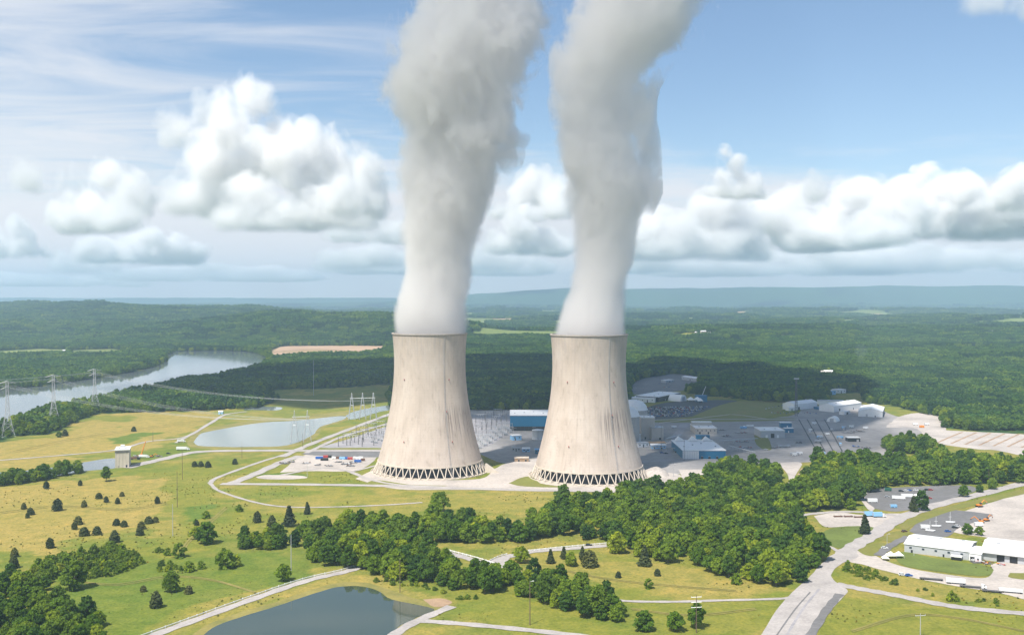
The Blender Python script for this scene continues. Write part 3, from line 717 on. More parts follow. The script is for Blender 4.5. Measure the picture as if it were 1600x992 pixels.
# ------------------------------------------------------------------ steam
def steam(name, base, rows, scl, label, seed, zmax, dens, wisps=()):
    """Volume of steam: centre line and radius follow height; ragged edge from 3D noise."""
    z_of = lambda y: CAM_Z + (HOR - y) * scl
    zs = np.array([z_of(r[0]) for r in rows]); xs = np.array([(r[1] - 800) * scl for r in rows]); rs = np.array([r[2] * scl * (1 if r[0] > 470 else .94 if r[0] > 170 else .89) for r in rows])
    z0 = 150.0
    zs = np.concatenate([zs, [zmax]]); xs = np.concatenate([xs, [xs[-1] + 12]]); rs = np.concatenate([rs, [rs[-1] * 1.05]])
    rs_i = lambda z: np.interp(z, zs, rs); xs_i = lambda z: np.interp(z, zs, xs)
    m, nt, lk = new_mat(name + "_vapour"); nt.remove(nt["Principled BSDF"])
    pv = nt.new("ShaderNodeVolumePrincipled"); pv.inputs["Color"].default_value = (.962, .951, .948, 1); pv.inputs["Anisotropy"].default_value = .3
    lk.new(pv.outputs[0], nt["Material Output"].inputs["Volume"])
    tc = nt.new("ShaderNodeTexCoord"); sp = nt.new("ShaderNodeSeparateXYZ"); lk.new(tc.outputs["Object"], sp.inputs[0])
    def mth(op, a, b_=None, c=None, cl=False):
        n = nt.new("ShaderNodeMath"); n.operation = op; n.use_clamp = cl
        for i, v in enumerate((a, b_, c)):
            if v is None: continue
            if isinstance(v, (int, float)): n.inputs[i].default_value = v
            else: lk.new(v, n.inputs[i])
        return n.outputs[0]
    zn = mth('DIVIDE', mth('SUBTRACT', sp.outputs[2], z0), zmax - z0, None, True)
    def curve(vals, lo, hi):
        fc = nt.new("ShaderNodeFloatCurve"); cv = fc.mapping.curves[0]
        pts = [((z - z0) / (zmax - z0), (v - lo) / (hi - lo)) for z, v in zip(zs, vals)]
        pts[0] = (0, pts[0][1])
        while len(cv.points) < len(pts): cv.points.new(.5, .5)
        for p, q in zip(cv.points, pts): p.location = (min(1, max(0, q[0])), q[1])
        fc.mapping.use_clip = False; fc.mapping.update(); lk.new(zn, fc.inputs["Value"])
        return mth('MULTIPLY_ADD', fc.outputs[0], hi - lo, lo)
    cx = curve(xs - base.x, float((xs - base.x).min()) - 1, float((xs - base.x).max()) + 1)
    rr = curve(rs, float(rs.min()) - 1, float(rs.max()) + 1)
    mp = nt.new("ShaderNodeMapping"); mp.inputs["Location"].default_value = (seed * 31.7, seed * 11.3, 0); mp.inputs["Scale"].default_value = (1, 1, .72); lk.new(tc.outputs["Object"], mp.inputs[0])
    def noise(scale, det, ro, dist=0):
        n = nt.new("ShaderNodeTexNoise"); n.inputs["Scale"].default_value = scale; n.inputs["Detail"].default_value = det; n.inputs["Roughness"].default_value = ro; n.inputs["Distortion"].default_value = dist
        lk.new(mp.outputs[0], n.inputs["Vector"]); return n.outputs["Fac"]
    d = mth('DIVIDE', mth('SQRT', mth('ADD', mth('POWER', mth('SUBTRACT', sp.outputs[0], cx), 2), mth('POWER', sp.outputs[1], 2))), rr)
    grow = mth('MULTIPLY_ADD', zn, .9, .12)                                   # calm at the mouth, ragged higher up
    n_big = mth('SUBTRACT', noise(.021, 3, .55, .8), .5); n_fine = mth('SUBTRACT', noise(.055, 5, .66, 1.0), .5)
    e = mth('ADD', mth('MULTIPLY', n_big, mth('MULTIPLY', grow, 2.0)), mth('MULTIPLY', n_fine, mth('MULTIPLY', grow, 1.7)))
    f = mth('SUBTRACT', 1.0, d)
    for wx_, wy_, wr_ in wisps:                                               # puffs torn off to the side
        vm = nt.new("ShaderNodeVectorMath"); vm.operation = 'DISTANCE'; vm.inputs[1].default_value = ((wx_ - 800) * scl - base.x, 0, z_of(wy_)); lk.new(tc.outputs["Object"], vm.inputs[0])
        f = mth('MAXIMUM', f, mth('MULTIPLY_ADD', vm.outputs["Value"], -.42 / (wr_ * scl), .42))
    f = mth('SUBTRACT', f, e)
    mr = nt.new("ShaderNodeMapRange"); mr.interpolation_type = 'SMOOTHSTEP'; mr.inputs["From Min"].default_value = -.04; mr.inputs["From Max"].default_value = .17; lk.new(f, mr.inputs["Value"])
    kz = nt.new("ShaderNodeMapRange"); kz.inputs["From Min"].default_value = 0; kz.inputs["From Max"].default_value = .8; kz.inputs["To Min"].default_value = dens; kz.inputs["To Max"].default_value = dens * .42; lk.new(zn, kz.inputs["Value"])
    lk.new(mth('MULTIPLY', mr.outputs[0], kz.outputs[0]), pv.inputs["Density"])
    try: m.cycles.volume_step_rate = .35
    except Exception: pass
    mb = MB(); n = 40; prof = []
    zz_ = np.concatenate([[151.5], np.linspace(157, zmax, 40)])
    v, fcs = [], []
    for z in zz_:
        t = (z - z0) / (zmax - z0)
        ring_r = min(rs_i(z), 40.2) if z < 152 else rs_i(z) * (1.04 + .42 * min(1, t * 2.2))
        for k in range(n):
            a = 2 * math.pi * k / n
            bump_ = 1 + (0.10 * min(1, t * 3)) * (mnoise.noise(Vector((math.cos(a) * 1.5, math.sin(a) * 1.5, z * .02 + seed * 9))))
            v.append((xs_i(z) - base.x + ring_r * bump_ * math.cos(a), ring_r * bump_ * math.sin(a), z))
    for i in range(len(zz_) - 1):
        for k in range(n): fcs.append((i * n + k, i * n + (k + 1) % n, (i + 1) * n + (k + 1) % n, (i + 1) * n + k))
    fcs += [tuple(range(n - 1, -1, -1)), tuple((len(zz_) - 1) * n + k for k in range(n))]
    mb.add(v, fcs, m)
    o = mb.build(name, None, True, (base.x, base.y, 0))
    return tag(o, label, "steam plume", "steam plumes over the towers")
rowsL = [(520, 673.5, 56.5), (480, 674.5, 57), (440, 680.5, 58), (400, 684, 60), (350, 690, 66), (300, 701, 76), (250, 709, 84), (200, 713, 94), (150, 708, 116), (100, 724, 124), (50, 745, 116), (0, 750, 104)]
rowsR = [(520, 921.5, 57), (500, 925, 54), (480, 929, 51), (440, 935, 49), (400, 944, 51), (350, 948, 56), (300, 950, 66), (250, 938, 69), (200, 932, 66), (150, 935, 72), (100, 948, 88), (50, 985, 108), (0, 1000, 108)]
steam("steam_plume", T1, rowsL, 1143 / F, "wide white steam column leaning over the cooling tower nearer the river", 1, 640.0, .10, [(790, 235, 40)])
steam("steam_plume", T2, rowsR, 1109 / F, "narrower grey steam column bending right above the tower beside the domed reactors", 2, 640.0, .095, [(1008, 170, 50), (1012, 225, 44), (1000, 285, 40)])

# ------------------------------------------------------------------ clouds
def cloud_lobes(seed, tall, n=11):
    r_ = random.Random(seed); L = []
    for i in range(5):
        x = -.34 + .17 * i + r_.uniform(-.05, .05); r = r_.uniform(.11, .18); L.append((x, r_.uniform(-.1, .1), r * .6, r))
    px_ = r_.uniform(-.16, .16)
    for i in range(n - 5):
        t = (i + 1) / (n - 5); r = r_.uniform(.11, .17) * (1.05 - .3 * t)
        L.append((px_ + r_.uniform(-.24, .24) * (1.1 - .5 * t), r_.uniform(-.08, .08), .12 + (tall - .2) * t, r))
    return L
def cloud_mesh(name, lobes):
    bm = bmesh.new()
    for x, y, z, r in lobes: bmesh.ops.create_icosphere(bm, subdivisions=2, radius=r * 1.36, matrix=Matrix.Translation((x, y, z)))
    me_ = bpy.data.meshes.new(name); bm.to_mesh(me_); bm.free()
    o = bpy.data.objects.new(name, me_); col.objects.link(o)
    md = o.modifiers.new("fuse", 'REMESH'); md.mode = 'VOXEL'; md.voxel_size = .035
    out = bpy.data.meshes.new_from_object(o.evaluated_get(bpy.context.evaluated_depsgraph_get())); out.name = name
    bpy.data.objects.remove(o); bpy.data.meshes.remove(me_)
    for v in out.vertices:
        if v.co.z < -.02: v.co.z = -.02
    out.polygons.foreach_set("use_smooth", [True] * len(out.polygons)); out.update()
    return out
def cloud_vapour(name, lobes, sigma, seed):
    m, nt, lk = new_mat(name); nt.remove(nt["Principled BSDF"])
    pv = nt.new("ShaderNodeVolumePrincipled"); pv.inputs["Color"].default_value = (.992, .988, .982, 1); pv.inputs["Anisotropy"].default_value = 0.0
    lk.new(pv.outputs[0], nt["Material Output"].inputs["Volume"])
    tc = nt.new("ShaderNodeTexCoord"); pos = tc.outputs["Object"]
    def mth(op, a, b_=None, c=None, cl=False):
        n = nt.new("ShaderNodeMath"); n.operation = op; n.use_clamp = cl
        for i, v in enumerate((a, b_, c)):
            if v is None: continue
            if isinstance(v, (int, float)): n.inputs[i].default_value = v
            else: lk.new(v, n.inputs[i])
        return n.outputs[0]
    f = None
    for x, y, z, r in lobes:
        vm = nt.new("ShaderNodeVectorMath"); vm.operation = 'DISTANCE'; vm.inputs[1].default_value = (x, y, z); lk.new(pos, vm.inputs[0])
        g = mth('SUBTRACT', r, vm.outputs["Value"])
        if f is None: f = g
        else:
            n = nt.new("ShaderNodeMath"); n.operation = 'SMOOTH_MAX'; n.inputs[2].default_value = .05; lk.new(f, n.inputs[0]); lk.new(g, n.inputs[1]); f = n.outputs[0]
    def noise(scale, det, ro):
        mp = nt.new("ShaderNodeMapping"); mp.inputs["Location"].default_value = (seed * 3.1, seed * 1.7, 0); lk.new(pos, mp.inputs[0])
        n = nt.new("ShaderNodeTexNoise"); n.inputs["Scale"].default_value = scale; n.inputs["Detail"].default_value = det; n.inputs["Roughness"].default_value = ro; n.inputs["Distortion"].default_value = .3
        lk.new(mp.outputs[0], n.inputs["Vector"]); return mth('SUBTRACT', n.outputs["Fac"], .5)
    f = mth('ADD', f, mth('MULTIPLY', noise(5.0, 6, .62), .46))
    sp = nt.new("ShaderNodeSeparateXYZ"); lk.new(pos, sp.inputs[0])
    mr = nt.new("ShaderNodeMapRange"); mr.interpolation_type = 'SMOOTHSTEP'; mr.inputs["From Min"].default_value = -.03; mr.inputs["From Max"].default_value = .13; lk.new(f, mr.inputs["Value"])
    fl = nt.new("ShaderNodeMapRange"); fl.interpolation_type = 'SMOOTHSTEP'; fl.inputs["From Min"].default_value = -.02; fl.inputs["From Max"].default_value = .06; lk.new(sp.outputs[2], fl.inputs["Value"])
    lk.new(mth('MULTIPLY', mth('MULTIPLY', mr.outputs[0], fl.outputs[0]), sigma), pv.inputs["Density"])
    try: m.cycles.volume_step_rate = .35
    except Exception: pass
    return m
def cloud_mat(name, sigma):
    m, nt, lk = new_mat(name); nt.remove(nt["Principled BSDF"])
    pv = nt.new("ShaderNodeVolumePrincipled"); pv.inputs["Color"].default_value = (.995, .995, .995, 1); pv.inputs["Density"].default_value = sigma; pv.inputs["Anisotropy"].default_value = 0.0
    lk.new(pv.outputs[0], nt["Material Output"].inputs["Volume"])
    return m
CLB = [cloud_lobes(s_, t_) for s_, t_ in ((11, .52), (23, .42), (37, .60), (41, .26), (59, .34))]
CL = [cloud_mesh("cloud", l_) for l_ in CLB]
CMATS = {(k_, d_): cloud_vapour("cloud_vapour", CLB[k_], (.012, .004, .006)[d_], k_ * 3 + d_) for k_ in range(5) for d_ in range(3)}
CLM = {}
def cloud(px, py, w, h, km, kind, label, mat=0, rz=0, name="cumulus_cloud", group="cumulus clouds"):
    d = ray(px, py); k = km * 1000 / d[1]; p = Vector((d[0] * k, d[1] * k, CAM_Z + d[2] * k))
    W = w * km * 1000 / F; H = h * km * 1000 / F
    key = (kind, mat)
    if key not in CLM:
        CLM[key] = CL[kind].copy(); CLM[key].materials.clear(); CLM[key].materials.append(CMATS[key])
    o = link(name, CLM[key], None, p, rz)
    bb = max(v[2] for v in o.bound_box) * .86
    o.scale = (W / .84, W / .84, H / bb * 1.12)
    return tag(o, label, "cloud", group)
cloud(448, 362, 250, 130, 14.0, 2, "tall bright cumulus cloud left of the steam, lower bulging half")
cloud(415, 285, 175, 140, 14.6, 0, "crown of the tall cumulus left of the steam, topmost heap", 0, .6)
cloud(318, 235, 130, 80, 15.5, 1, "thin torn wing of cloud on the left of the tall cumulus", 1, .3)
cloud(575, 342, 140, 85, 13.6, 1, "white cumulus heap touching the left edge of the steam column", 0, 1.2)
cloud(155, 366, 180, 100, 13.2, 0, "lone heaped cumulus cloud over the river at the left", 0, 2.6)
cloud(115, 305, 50, 45, 13.8, 3, "small knob of cloud above the lone heap over the river", 1, .5)
cloud(45, 302, 110, 45, 15, 3, "grey flat cloud at the left edge, above the lone heap", 1, 2.0)
cloud(28, 405, 110, 58, 17, 1, "rounded cloud low at the left edge under the grey flat one", 0, .2)
cloud(235, 414, 170, 50, 19, 4, "low long cumulus under the lone heap over the river", 0, 1.0)
cloud(130, 428, 100, 32, 21, 3, "small low cloud between the left edge and the long low cumulus", 2, .1)
cloud(560, 420, 200, 32, 24, 3, "low flat cloud bank just left of the steam near the hills", 2, 2.2)
cloud(590, 382, 130, 38, 20, 4, "grey cloud band behind the left side of the wide steam column", 2, .7)
cloud(838, 400, 160, 70, 17, 0, "cumulus cloud low in the gap between the two steam columns", 0, .9)
cloud(826, 345, 130, 70, 18, 1, "greyer cumulus cloud high in the gap between the two steam columns", 0, 2.9)
cloud(780, 425, 130, 38, 24, 3, "flat cloud near the hills in the gap between the steam columns", 2, .4)
cloud(1150, 312, 115, 68, 15, 2, "lone cumulus puff in the blue right of the steam", 0, .3)
cloud(1275, 318, 95, 45, 16, 1, "faint small puff right of the lone cumulus puff", 1, 1.3)
cloud(1120, 408, 270, 92, 18, 1, "broad cloud bank right against the narrower steam column", 0, .5)
cloud(1320, 392, 270, 95, 19, 0, "middle heap of the cloud bank over the far ridge", 0, 1.9)
cloud(1500, 375, 290, 88, 19.5, 4, "right hand heap of the cloud bank over the far ridge", 0, .1)
cloud(1590, 332, 150, 62, 18, 1, "topmost cloud at the right edge above the cloud bank", 0, 2.4)
cloud(1440, 425, 340, 42, 25, 3, "grey low streak of cloud above the far ridge at right", 2, .2)
cloud(1210, 432, 330, 34, 27, 4, "thin low cloud band above the far ridge near the narrower steam", 2, 2.8)
cloud(1000, 428, 200, 34, 26, 3, "low cloud seen just right of the narrower steam near the hills", 2, 1.7)
cloud(340, 440, 260, 24, 30, 4, "thin band of cloud low above the left hills", 2, .4)
cloud(90, 448, 240, 18, 34, 3, "faint lowest cloud band at the left edge of the skyline", 2, .9)
cloud(345, 345, 200, 110, 15.2, 0, "grey-based left shoulder of the tall bright cumulus", 2, 1.4)
cloud(500, 300, 150, 95, 14.3, 3, "right shoulder of the tall cumulus left of the steam", 0, .8)
cloud(900, 330, 150, 80, 20, 1, "cloud seen behind the narrower steam column at mid height", 2, .3)
cloud(1240, 372, 220, 70, 21, 4, "pale cloud filling the gap in the bank over the far ridge", 2, 1.1)
cloud(1420, 345, 180, 70, 20, 2, "high bump of the cloud bank over the far ridge", 0, 2.2)
cloud(700, 430, 300, 36, 28, 4, "low pale band of cloud passing behind the wide steam column", 2, .6)
cloud(1580, 28, 150, 75, 8.0, 1, "soft white cloud in the upper right corner of the sky", 1, .4)

# two unseen clouds put in overhead, out of the picture: their shade lies on the wood behind the towers and, thinner, on the steam and the plant yard
def overhead(shade, SH, thick, sigma, wob):
    off = SUN_DIR * (SH / SUN_DIR.z)
    ring = [G(*p, z=8.0) for p in [tuple(q) for q in smooth_line(shade + [shade[0]], 4)[:-1]]]
    ring = [Vector((p.x + off.x, p.y + off.y)) for p in ring]
    pts = []
    for a_, b_ in zip(ring, ring[1:] + ring[:1]):
        n_ = max(1, int((b_ - a_).length / 30))
        for k in range(n_):
            p = a_.lerp(b_, k / n_); pts.append(p + Vector(((float(fbm(p.x / 70, p.y / 70, 91, 3)) - .5) * wob, (float(fbm(p.x / 70, p.y / 70, 95, 3)) - .5) * wob * 1.3)))
    n_ = len(pts); inner = []
    xs = [p.x for p in pts]; ys = [p.y for p in pts]
    for y in np.arange(min(ys), max(ys), 60):
        for x in np.arange(min(xs), max(xs), 60):
            if pip(np.array([x]), np.array([y]), [(p.x, p.y) for p in pts])[0]: inner.append(Vector((x + rng.uniform(-20, 20), y + rng.uniform(-20, 20))))
    v_, e_, f_, *_ = delaunay_2d_cdt(pts + inner, [(i, (i + 1) % n_) for i in range(n_)], [tuple(range(n_))], 1, 1e-3)
    bm = bmesh.new(); lo = [bm.verts.new((p.x, p.y, SH)) for p in v_]; hi = [bm.verts.new((p.x, p.y, SH + thick * (.45 + 1.1 * float(fbm(p.x / 110, p.y / 110, 97, 3))))) for p in v_]
    edges = set()
    for q in f_:
        bm.faces.new([lo[i] for i in q][::-1]); bm.faces.new([hi[i] for i in q])
        for a_, b_ in zip(q, list(q[1:]) + [q[0]]): edges.add((a_, b_))
    for (a_, b_) in edges:
        if (b_, a_) not in edges: bm.faces.new((lo[a_], lo[b_], hi[b_], hi[a_]))
    bmesh.ops.recalc_face_normals(bm, faces=bm.faces)
    me_ = bpy.data.meshes.new("overhead_cloud"); bm.to_mesh(me_); bm.free(); me_.materials.append(cloud_mat("overhead_cloud_vapour", sigma))
    tag(link("overhead_cloud", me_), kind='structure')
overhead([(150, 600), (290, 580), (420, 572), (520, 566), (620, 563), (860, 561), (980, 574), (1010, 562), (1080, 568), (1110, 575), (1160, 571), (1210, 580), (1290, 588), (1345, 602), (1352, 618), (1310, 634), (1330, 650), (1290, 668), (1180, 670), (1080, 668), (985, 664), (900, 660), (800, 650), (722, 648), (690, 645), (610, 624), (500, 631), (400, 628), (300, 616), (200, 614)], 1900.0, 160.0, .06, 90)
overhead([(790, 640), (900, 645), (1000, 650), (1100, 655), (1200, 660), (1300, 655), (1370, 668), (1385, 688), (1330, 704), (1240, 714), (1150, 718), (1060, 722), (1000, 717), (930, 716), (850, 711), (800, 707), (770, 699), (752, 686), (740, 668), (735, 650)], 1650.0, 130.0, .0058, 60)  # thin veil added to half-shade the steam and the yard

# ------------------------------------------------------------------ air
m, nt, lk = new_mat("haze"); nt.remove(nt["Principled BSDF"])
pv = nt.new("ShaderNodeVolumePrincipled"); pv.inputs["Color"].default_value = (.55, .775, 1.0, 1); pv.inputs["Density"].default_value = 7.4e-5; pv.inputs["Anisotropy"].default_value = .1
lk.new(pv.outputs[0], nt["Material Output"].inputs["Volume"])
mb = MB(); mb.box(-24000, 24000, -3000, 21000, -12, 655, m); o = mb.build("haze"); tag(o, kind='stuff')
# ------------------------------------------------------------------ trees
def leaf_mesh(name, lobes, per, size, mat, seed, flat=.25, droop=0.0):
    """A crown: many leaf-clump faces spread over uneven lobes. lobes: (x, y, z, rx, rz)."""
    g = np.random.default_rng(seed); V, A = [], []
    for lx, ly, lz, rx, rz in lobes:
        tone = g.uniform(0, 1)
        n = max(6, int(per * (rx * rx) / (lobes_ref(lobes))))
        d = g.normal(size=(n, 3)); d /= np.linalg.norm(d, axis=1)[:, None]
        d[:, 2] = np.where(d[:, 2] < -.35, -d[:, 2] * .6, d[:, 2])
        rad = g.uniform(.72, 1.08, n)[:, None]
        p = np.array([lx, ly, lz]) + d * np.array([rx, rx, rz]) * rad
        nrm = d + g.normal(size=(n, 3)) * .55; nrm /= np.linalg.norm(nrm, axis=1)[:, None]
        t = np.cross(nrm, g.normal(size=(n, 3))); t /= np.linalg.norm(t, axis=1)[:, None]
        b = np.cross(nrm, t)
        s = (size * g.uniform(.6, 1.35, n))[:, None]
        q = np.stack([p - t * s - b * s * .75, p + t * s * .9 - b * s * .6, p + t * s + b * s * .8, p - t * s * .8 + b * s * .7], 1)
        V.append(q.reshape(-1, 3)); A.append(np.repeat(np.clip(tone * .6 + g.uniform(0, .4, n), 0, 1), 4))
    V = np.concatenate(V); A = np.concatenate(A); nf = len(V) // 4
    me = bpy.data.meshes.new(name); me.vertices.add(len(V)); me.vertices.foreach_set("co", V.ravel())
    me.loops.add(len(V)); me.loops.foreach_set("vertex_index", np.arange(len(V)))
    me.polygons.add(nf); me.polygons.foreach_set("loop_start", np.arange(nf) * 4); me.polygons.foreach_set("loop_total", np.full(nf, 4))
    me.update(); a = me.attributes.new("lobe", 'FLOAT', 'POINT'); a.data.foreach_set("value", A)
    me.materials.append(mat); return me
def lobes_ref(lobes): return sum(l[3] ** 2 for l in lobes) / len(lobes)
def broad_lobes(seed, H=16.0, Wd=14.0, n=30, base=.22):
    r_ = random.Random(seed); L = []
    lean = (r_.uniform(-.6, .6), r_.uniform(-.6, .6))
    for i in range(n):
        z = base + (1 - base) * (i + .5) / n
        prof = math.sin(math.pi * min(1, (z - base) / (1 - base) * .80 + .16)) ** .75
        a = i * 2.399 + r_.uniform(-.5, .5); rr = Wd / 2 * prof * r_.uniform(.35, .88)
        s = r_.uniform(.13, .23) * Wd * (1.1 - .35 * z)
        L.append((rr * math.cos(a) + lean[0] * z, rr * math.sin(a) + lean[1] * z, z * H - s * .55, s, s * r_.uniform(.7, .95)))
    return L
def cone_lobes(seed, H, Wd, n=26, p=.8):
    r_ = random.Random(seed); L = []
    for i in range(n):
        z = (i + .3) / n; prof = (1 - z) ** p * min(1, (z + .08) * 6)
        a = i * 2.399; rr = Wd / 2 * prof * r_.uniform(.4, .75); s = Wd * (.10 + .16 * prof) * r_.uniform(.8, 1.2)
        L.append((rr * math.cos(a), rr * math.sin(a), max(.08 * H, z * H * .96), s, s * 1.25))
    return L
def trunk_mesh(name, h, r0, seed, limbs=4):
    mb = MB(); r_ = random.Random(seed)
    p = Vector((0, 0, -.4)); q = Vector((r_.uniform(-.3, .3), r_.uniform(-.3, .3), h * .55)); t = Vector((r_.uniform(-.8, .8), r_.uniform(-.8, .8), h))
    mb.beam(p, q, r0, M['bark'], 7, r0 * .65); mb.beam(q, t, r0 * .65, M['bark'], 6, r0 * .2)
    for i in range(limbs):
        a = i * 2 * math.pi / limbs + r_.uniform(-.4, .4); s = p.lerp(t, r_.uniform(.35, .65))
        mb.beam(s, s + Vector((math.cos(a) * h * .28, math.sin(a) * h * .28, h * .3)), r0 * .35, M['bark'], 5, r0 * .1)
    me = bpy.data.meshes.new(name); me.from_pydata(mb.v, [], mb.f); me.materials.append(M['bark']); return me
TREE = {}
for i in range(7):
    H = (16, 15, 17, 14, 18, 13, 16)[i]; Wd = (14, 15, 13, 15, 13, 12, 16)[i]
    TREE['broad', i] = (leaf_mesh("crown", broad_lobes(100 + i, H, Wd, (30, 34, 28, 26, 32, 24, 36)[i], (.2, .28, .18, .25, .3, .15, .24)[i]), 64, .62, (M['leaf_bright'], M['leaf'], M['leaf_dark'], M['leaf_bright'], M['leaf'], M['leaf'], M['leaf_bright'])[i], i), trunk_mesh("trunk", H * .72, .42, i), H, Wd)
for i in range(3):
    H = (9, 7.5, 11)[i]; Wd = (6.4, 6.6, 5.6)[i]
    TREE['cedar', i] = (leaf_mesh("crown", cone_lobes(200 + i, H, Wd, 30, (.55, .42, .8)[i]), 42, .42, M['needle'], 20 + i), trunk_mesh("trunk", H * .8, .2, 20 + i, 0), H, Wd)
for i in range(4):
    H = (3.6, 4.4, 3.0, 5.2)[i]; Wd = (5.5, 5.0, 6.0, 5.0)[i]
    TREE['shrub', i] = (leaf_mesh("crown", broad_lobes(300 + i, H, Wd, 14, .02), 46, .36, M['scrub'] if i % 2 == 0 else M['leaf_bright'], 30 + i), trunk_mesh("trunk", H * .5, .08, 30 + i, 2), H, Wd)
def clump(name, seed, mat_mix):
    r_ = random.Random(seed); L = []
    for i in range(13):
        a, rr = i * 2.399, 4.6 * math.sqrt(i + .4)
        cx, cy_ = rr * math.cos(a) + r_.uniform(-2, 2), rr * math.sin(a) + r_.uniform(-2, 2); h = r_.uniform(11, 18)
        for x, y, z, s, sz in broad_lobes(seed * 50 + i, h, r_.uniform(9, 13), 12, .3): L.append((cx + x, cy_ + y, z, s * 1.15, sz * 1.15))
    return leaf_mesh(name, L, 15, 1.25, mat_mix, seed)
CLUMPS = [clump("woodland_patch", 400 + i, (M['far_leaf'], M['far_bright'], M['far_dark'])[i % 3]) for i in range(6)]

def scatter(name, meshes, pts, scl, kinds, label=None):
    """One object of kind stuff: instances of MESHES at PTS."""
    c = bpy.data.collections.new(name + "_sources")
    for i, me in enumerate(meshes):
        o = bpy.data.objects.new("%s_source_%02d" % (name, i), me); c.objects.link(o)
    pm = bpy.data.meshes.new(name); pm.from_pydata([tuple(p) for p in pts], [], [])
    for an, ty, vals in (("pscale", 'FLOAT', scl), ("pkind", 'INT', kinds), ("prot", 'FLOAT', rng.uniform(0, 6.283, len(pts)))):
        a = pm.attributes.new(an, ty, 'POINT'); a.data.foreach_set("value", np.asarray(vals, np.int32 if ty == 'INT' else np.float32))
    o = link(name, pm); tag(o, label, None, None, 'stuff')
    g = bpy.data.node_groups.new(name, 'GeometryNodeTree')
    g.interface.new_socket("Geometry", in_out='INPUT', socket_type='NodeSocketGeometry'); g.interface.new_socket("Geometry", in_out='OUTPUT', socket_type='NodeSocketGeometry')
    nn, ll = g.nodes, g.links
    gi, go = nn.new("NodeGroupInput"), nn.new("NodeGroupOutput")
    ci = nn.new("GeometryNodeCollectionInfo"); ci.inputs["Collection"].default_value = c; ci.inputs["Separate Children"].default_value = True; ci.inputs["Reset Children"].default_value = True
    ip = nn.new("GeometryNodeInstanceOnPoints"); ip.inputs["Pick Instance"].default_value = True
    def attr(nm, ty):
        a = nn.new("GeometryNodeInputNamedAttribute"); a.data_type = ty; a.inputs["Name"].default_value = nm; return a.outputs["Attribute"]
    cx = nn.new("ShaderNodeCombineXYZ"); ll.new(attr("prot", 'FLOAT'), cx.inputs[2])
    ll.new(gi.outputs[0], ip.inputs["Points"]); ll.new(ci.outputs[0], ip.inputs["Instance"]); ll.new(attr("pkind", 'INT'), ip.inputs["Instance Index"])
    ll.new(cx.outputs[0], ip.inputs["Rotation"]); ll.new(attr("pscale", 'FLOAT'), ip.inputs["Scale"]); ll.new(ip.outputs[0], go.inputs[0])
    md = o.modifiers.new("scatter", 'NODES'); md.node_group = g
    return o

def is_wood(x, y):
    z = terrain(x, y); px, py = project(x, y, z)
    pxw = px + (fbm(x / 25, y / 25, 51, 3) - .5) * 22 * 0; ok = np.ones(np.shape(x), bool)
    for p in OPEN: ok &= ~pip(px, py, p)
    ok &= ~pip(px, py, RIVER)
    fp = fbm(x / 420, y / 620, 77, 4)
    ok &= ~((y > 4300) & (fp > .565 + .045 * sstep(9000, 5000, y)) & (z < 110) & (y < 14800) & ~((x < -700) & (y < 7600)))
    return ok
def jgrid(y0, y1, sp, wide=.56):
    P = []
    ys = np.arange(y0, y1, sp)
    for y in ys:
        x = np.arange(-y * wide - 60, y * wide + 60, sp)
        P.append(np.stack([x + rng.uniform(-.45, .45, len(x)) * sp, np.full(len(x), y) + rng.uniform(-.45, .45, len(x)) * sp], 1))
    return np.concatenate(P)
pts, scl, knd = [], [], []
for y0, y1, sp, s in ((1500, 2700, 24, 1.0), (2700, 4300, 26, 1.05), (4300, 7000, 38, 1.5), (7000, 10500, 62, 2.3), (10500, 15500, 110, 3.6)):
    P = jgrid(y0, y1, sp); ok = is_wood(P[:, 0], P[:, 1])
    e = 17 * s if y0 < 4300 else 8
    core = ok.copy()
    for dx, dy in ((e, 0), (-e, 0), (0, e), (0, -e)): core &= is_wood(P[:, 0] + dx, P[:, 1] + dy)
    Q = P[core]; Z = terrain(Q[:, 0], Q[:, 1])
    hv = fbm(Q[:, 0] / 160, Q[:, 1] / 160, 101, 3)
    pts.append(np.column_stack([Q, Z - (0 if s < 1.2 else 12.5 * (s - 1))])); scl.append(s * (.72 + .62 * hv)); knd.append((np.where(rng.uniform(0, 1, len(Q)) < .6, np.floor(vnoise(Q[:, 0] / 260, Q[:, 1] / 260, 103) * 2.999), rng.integers(0, 3, len(Q))) + 3 * rng.integers(0, 2, len(Q))).astype(int))
pts = np.concatenate(pts); scl = np.concatenate(scl); knd = np.concatenate(knd)
scatter("distant_woodland", CLUMPS, pts, scl, knd)
# single trees along the edges of those woods
P = jgrid(1480, 4000, 11); ok = is_wood(P[:, 0], P[:, 1]); edge = np.zeros(len(P), bool)
for dx, dy in ((19, 0), (-19, 0), (0, 19), (0, -19)): edge |= ok & ~is_wood(P[:, 0] + dx, P[:, 1] + dy)
Q = P[edge]; BR = [TREE['broad', i][0] for i in range(7)]
scatter("woodland_edge", BR, np.column_stack([Q, terrain(Q[:, 0], Q[:, 1])]), rng.uniform(.6, 1.1, len(Q)), rng.integers(0, 7, len(Q)))

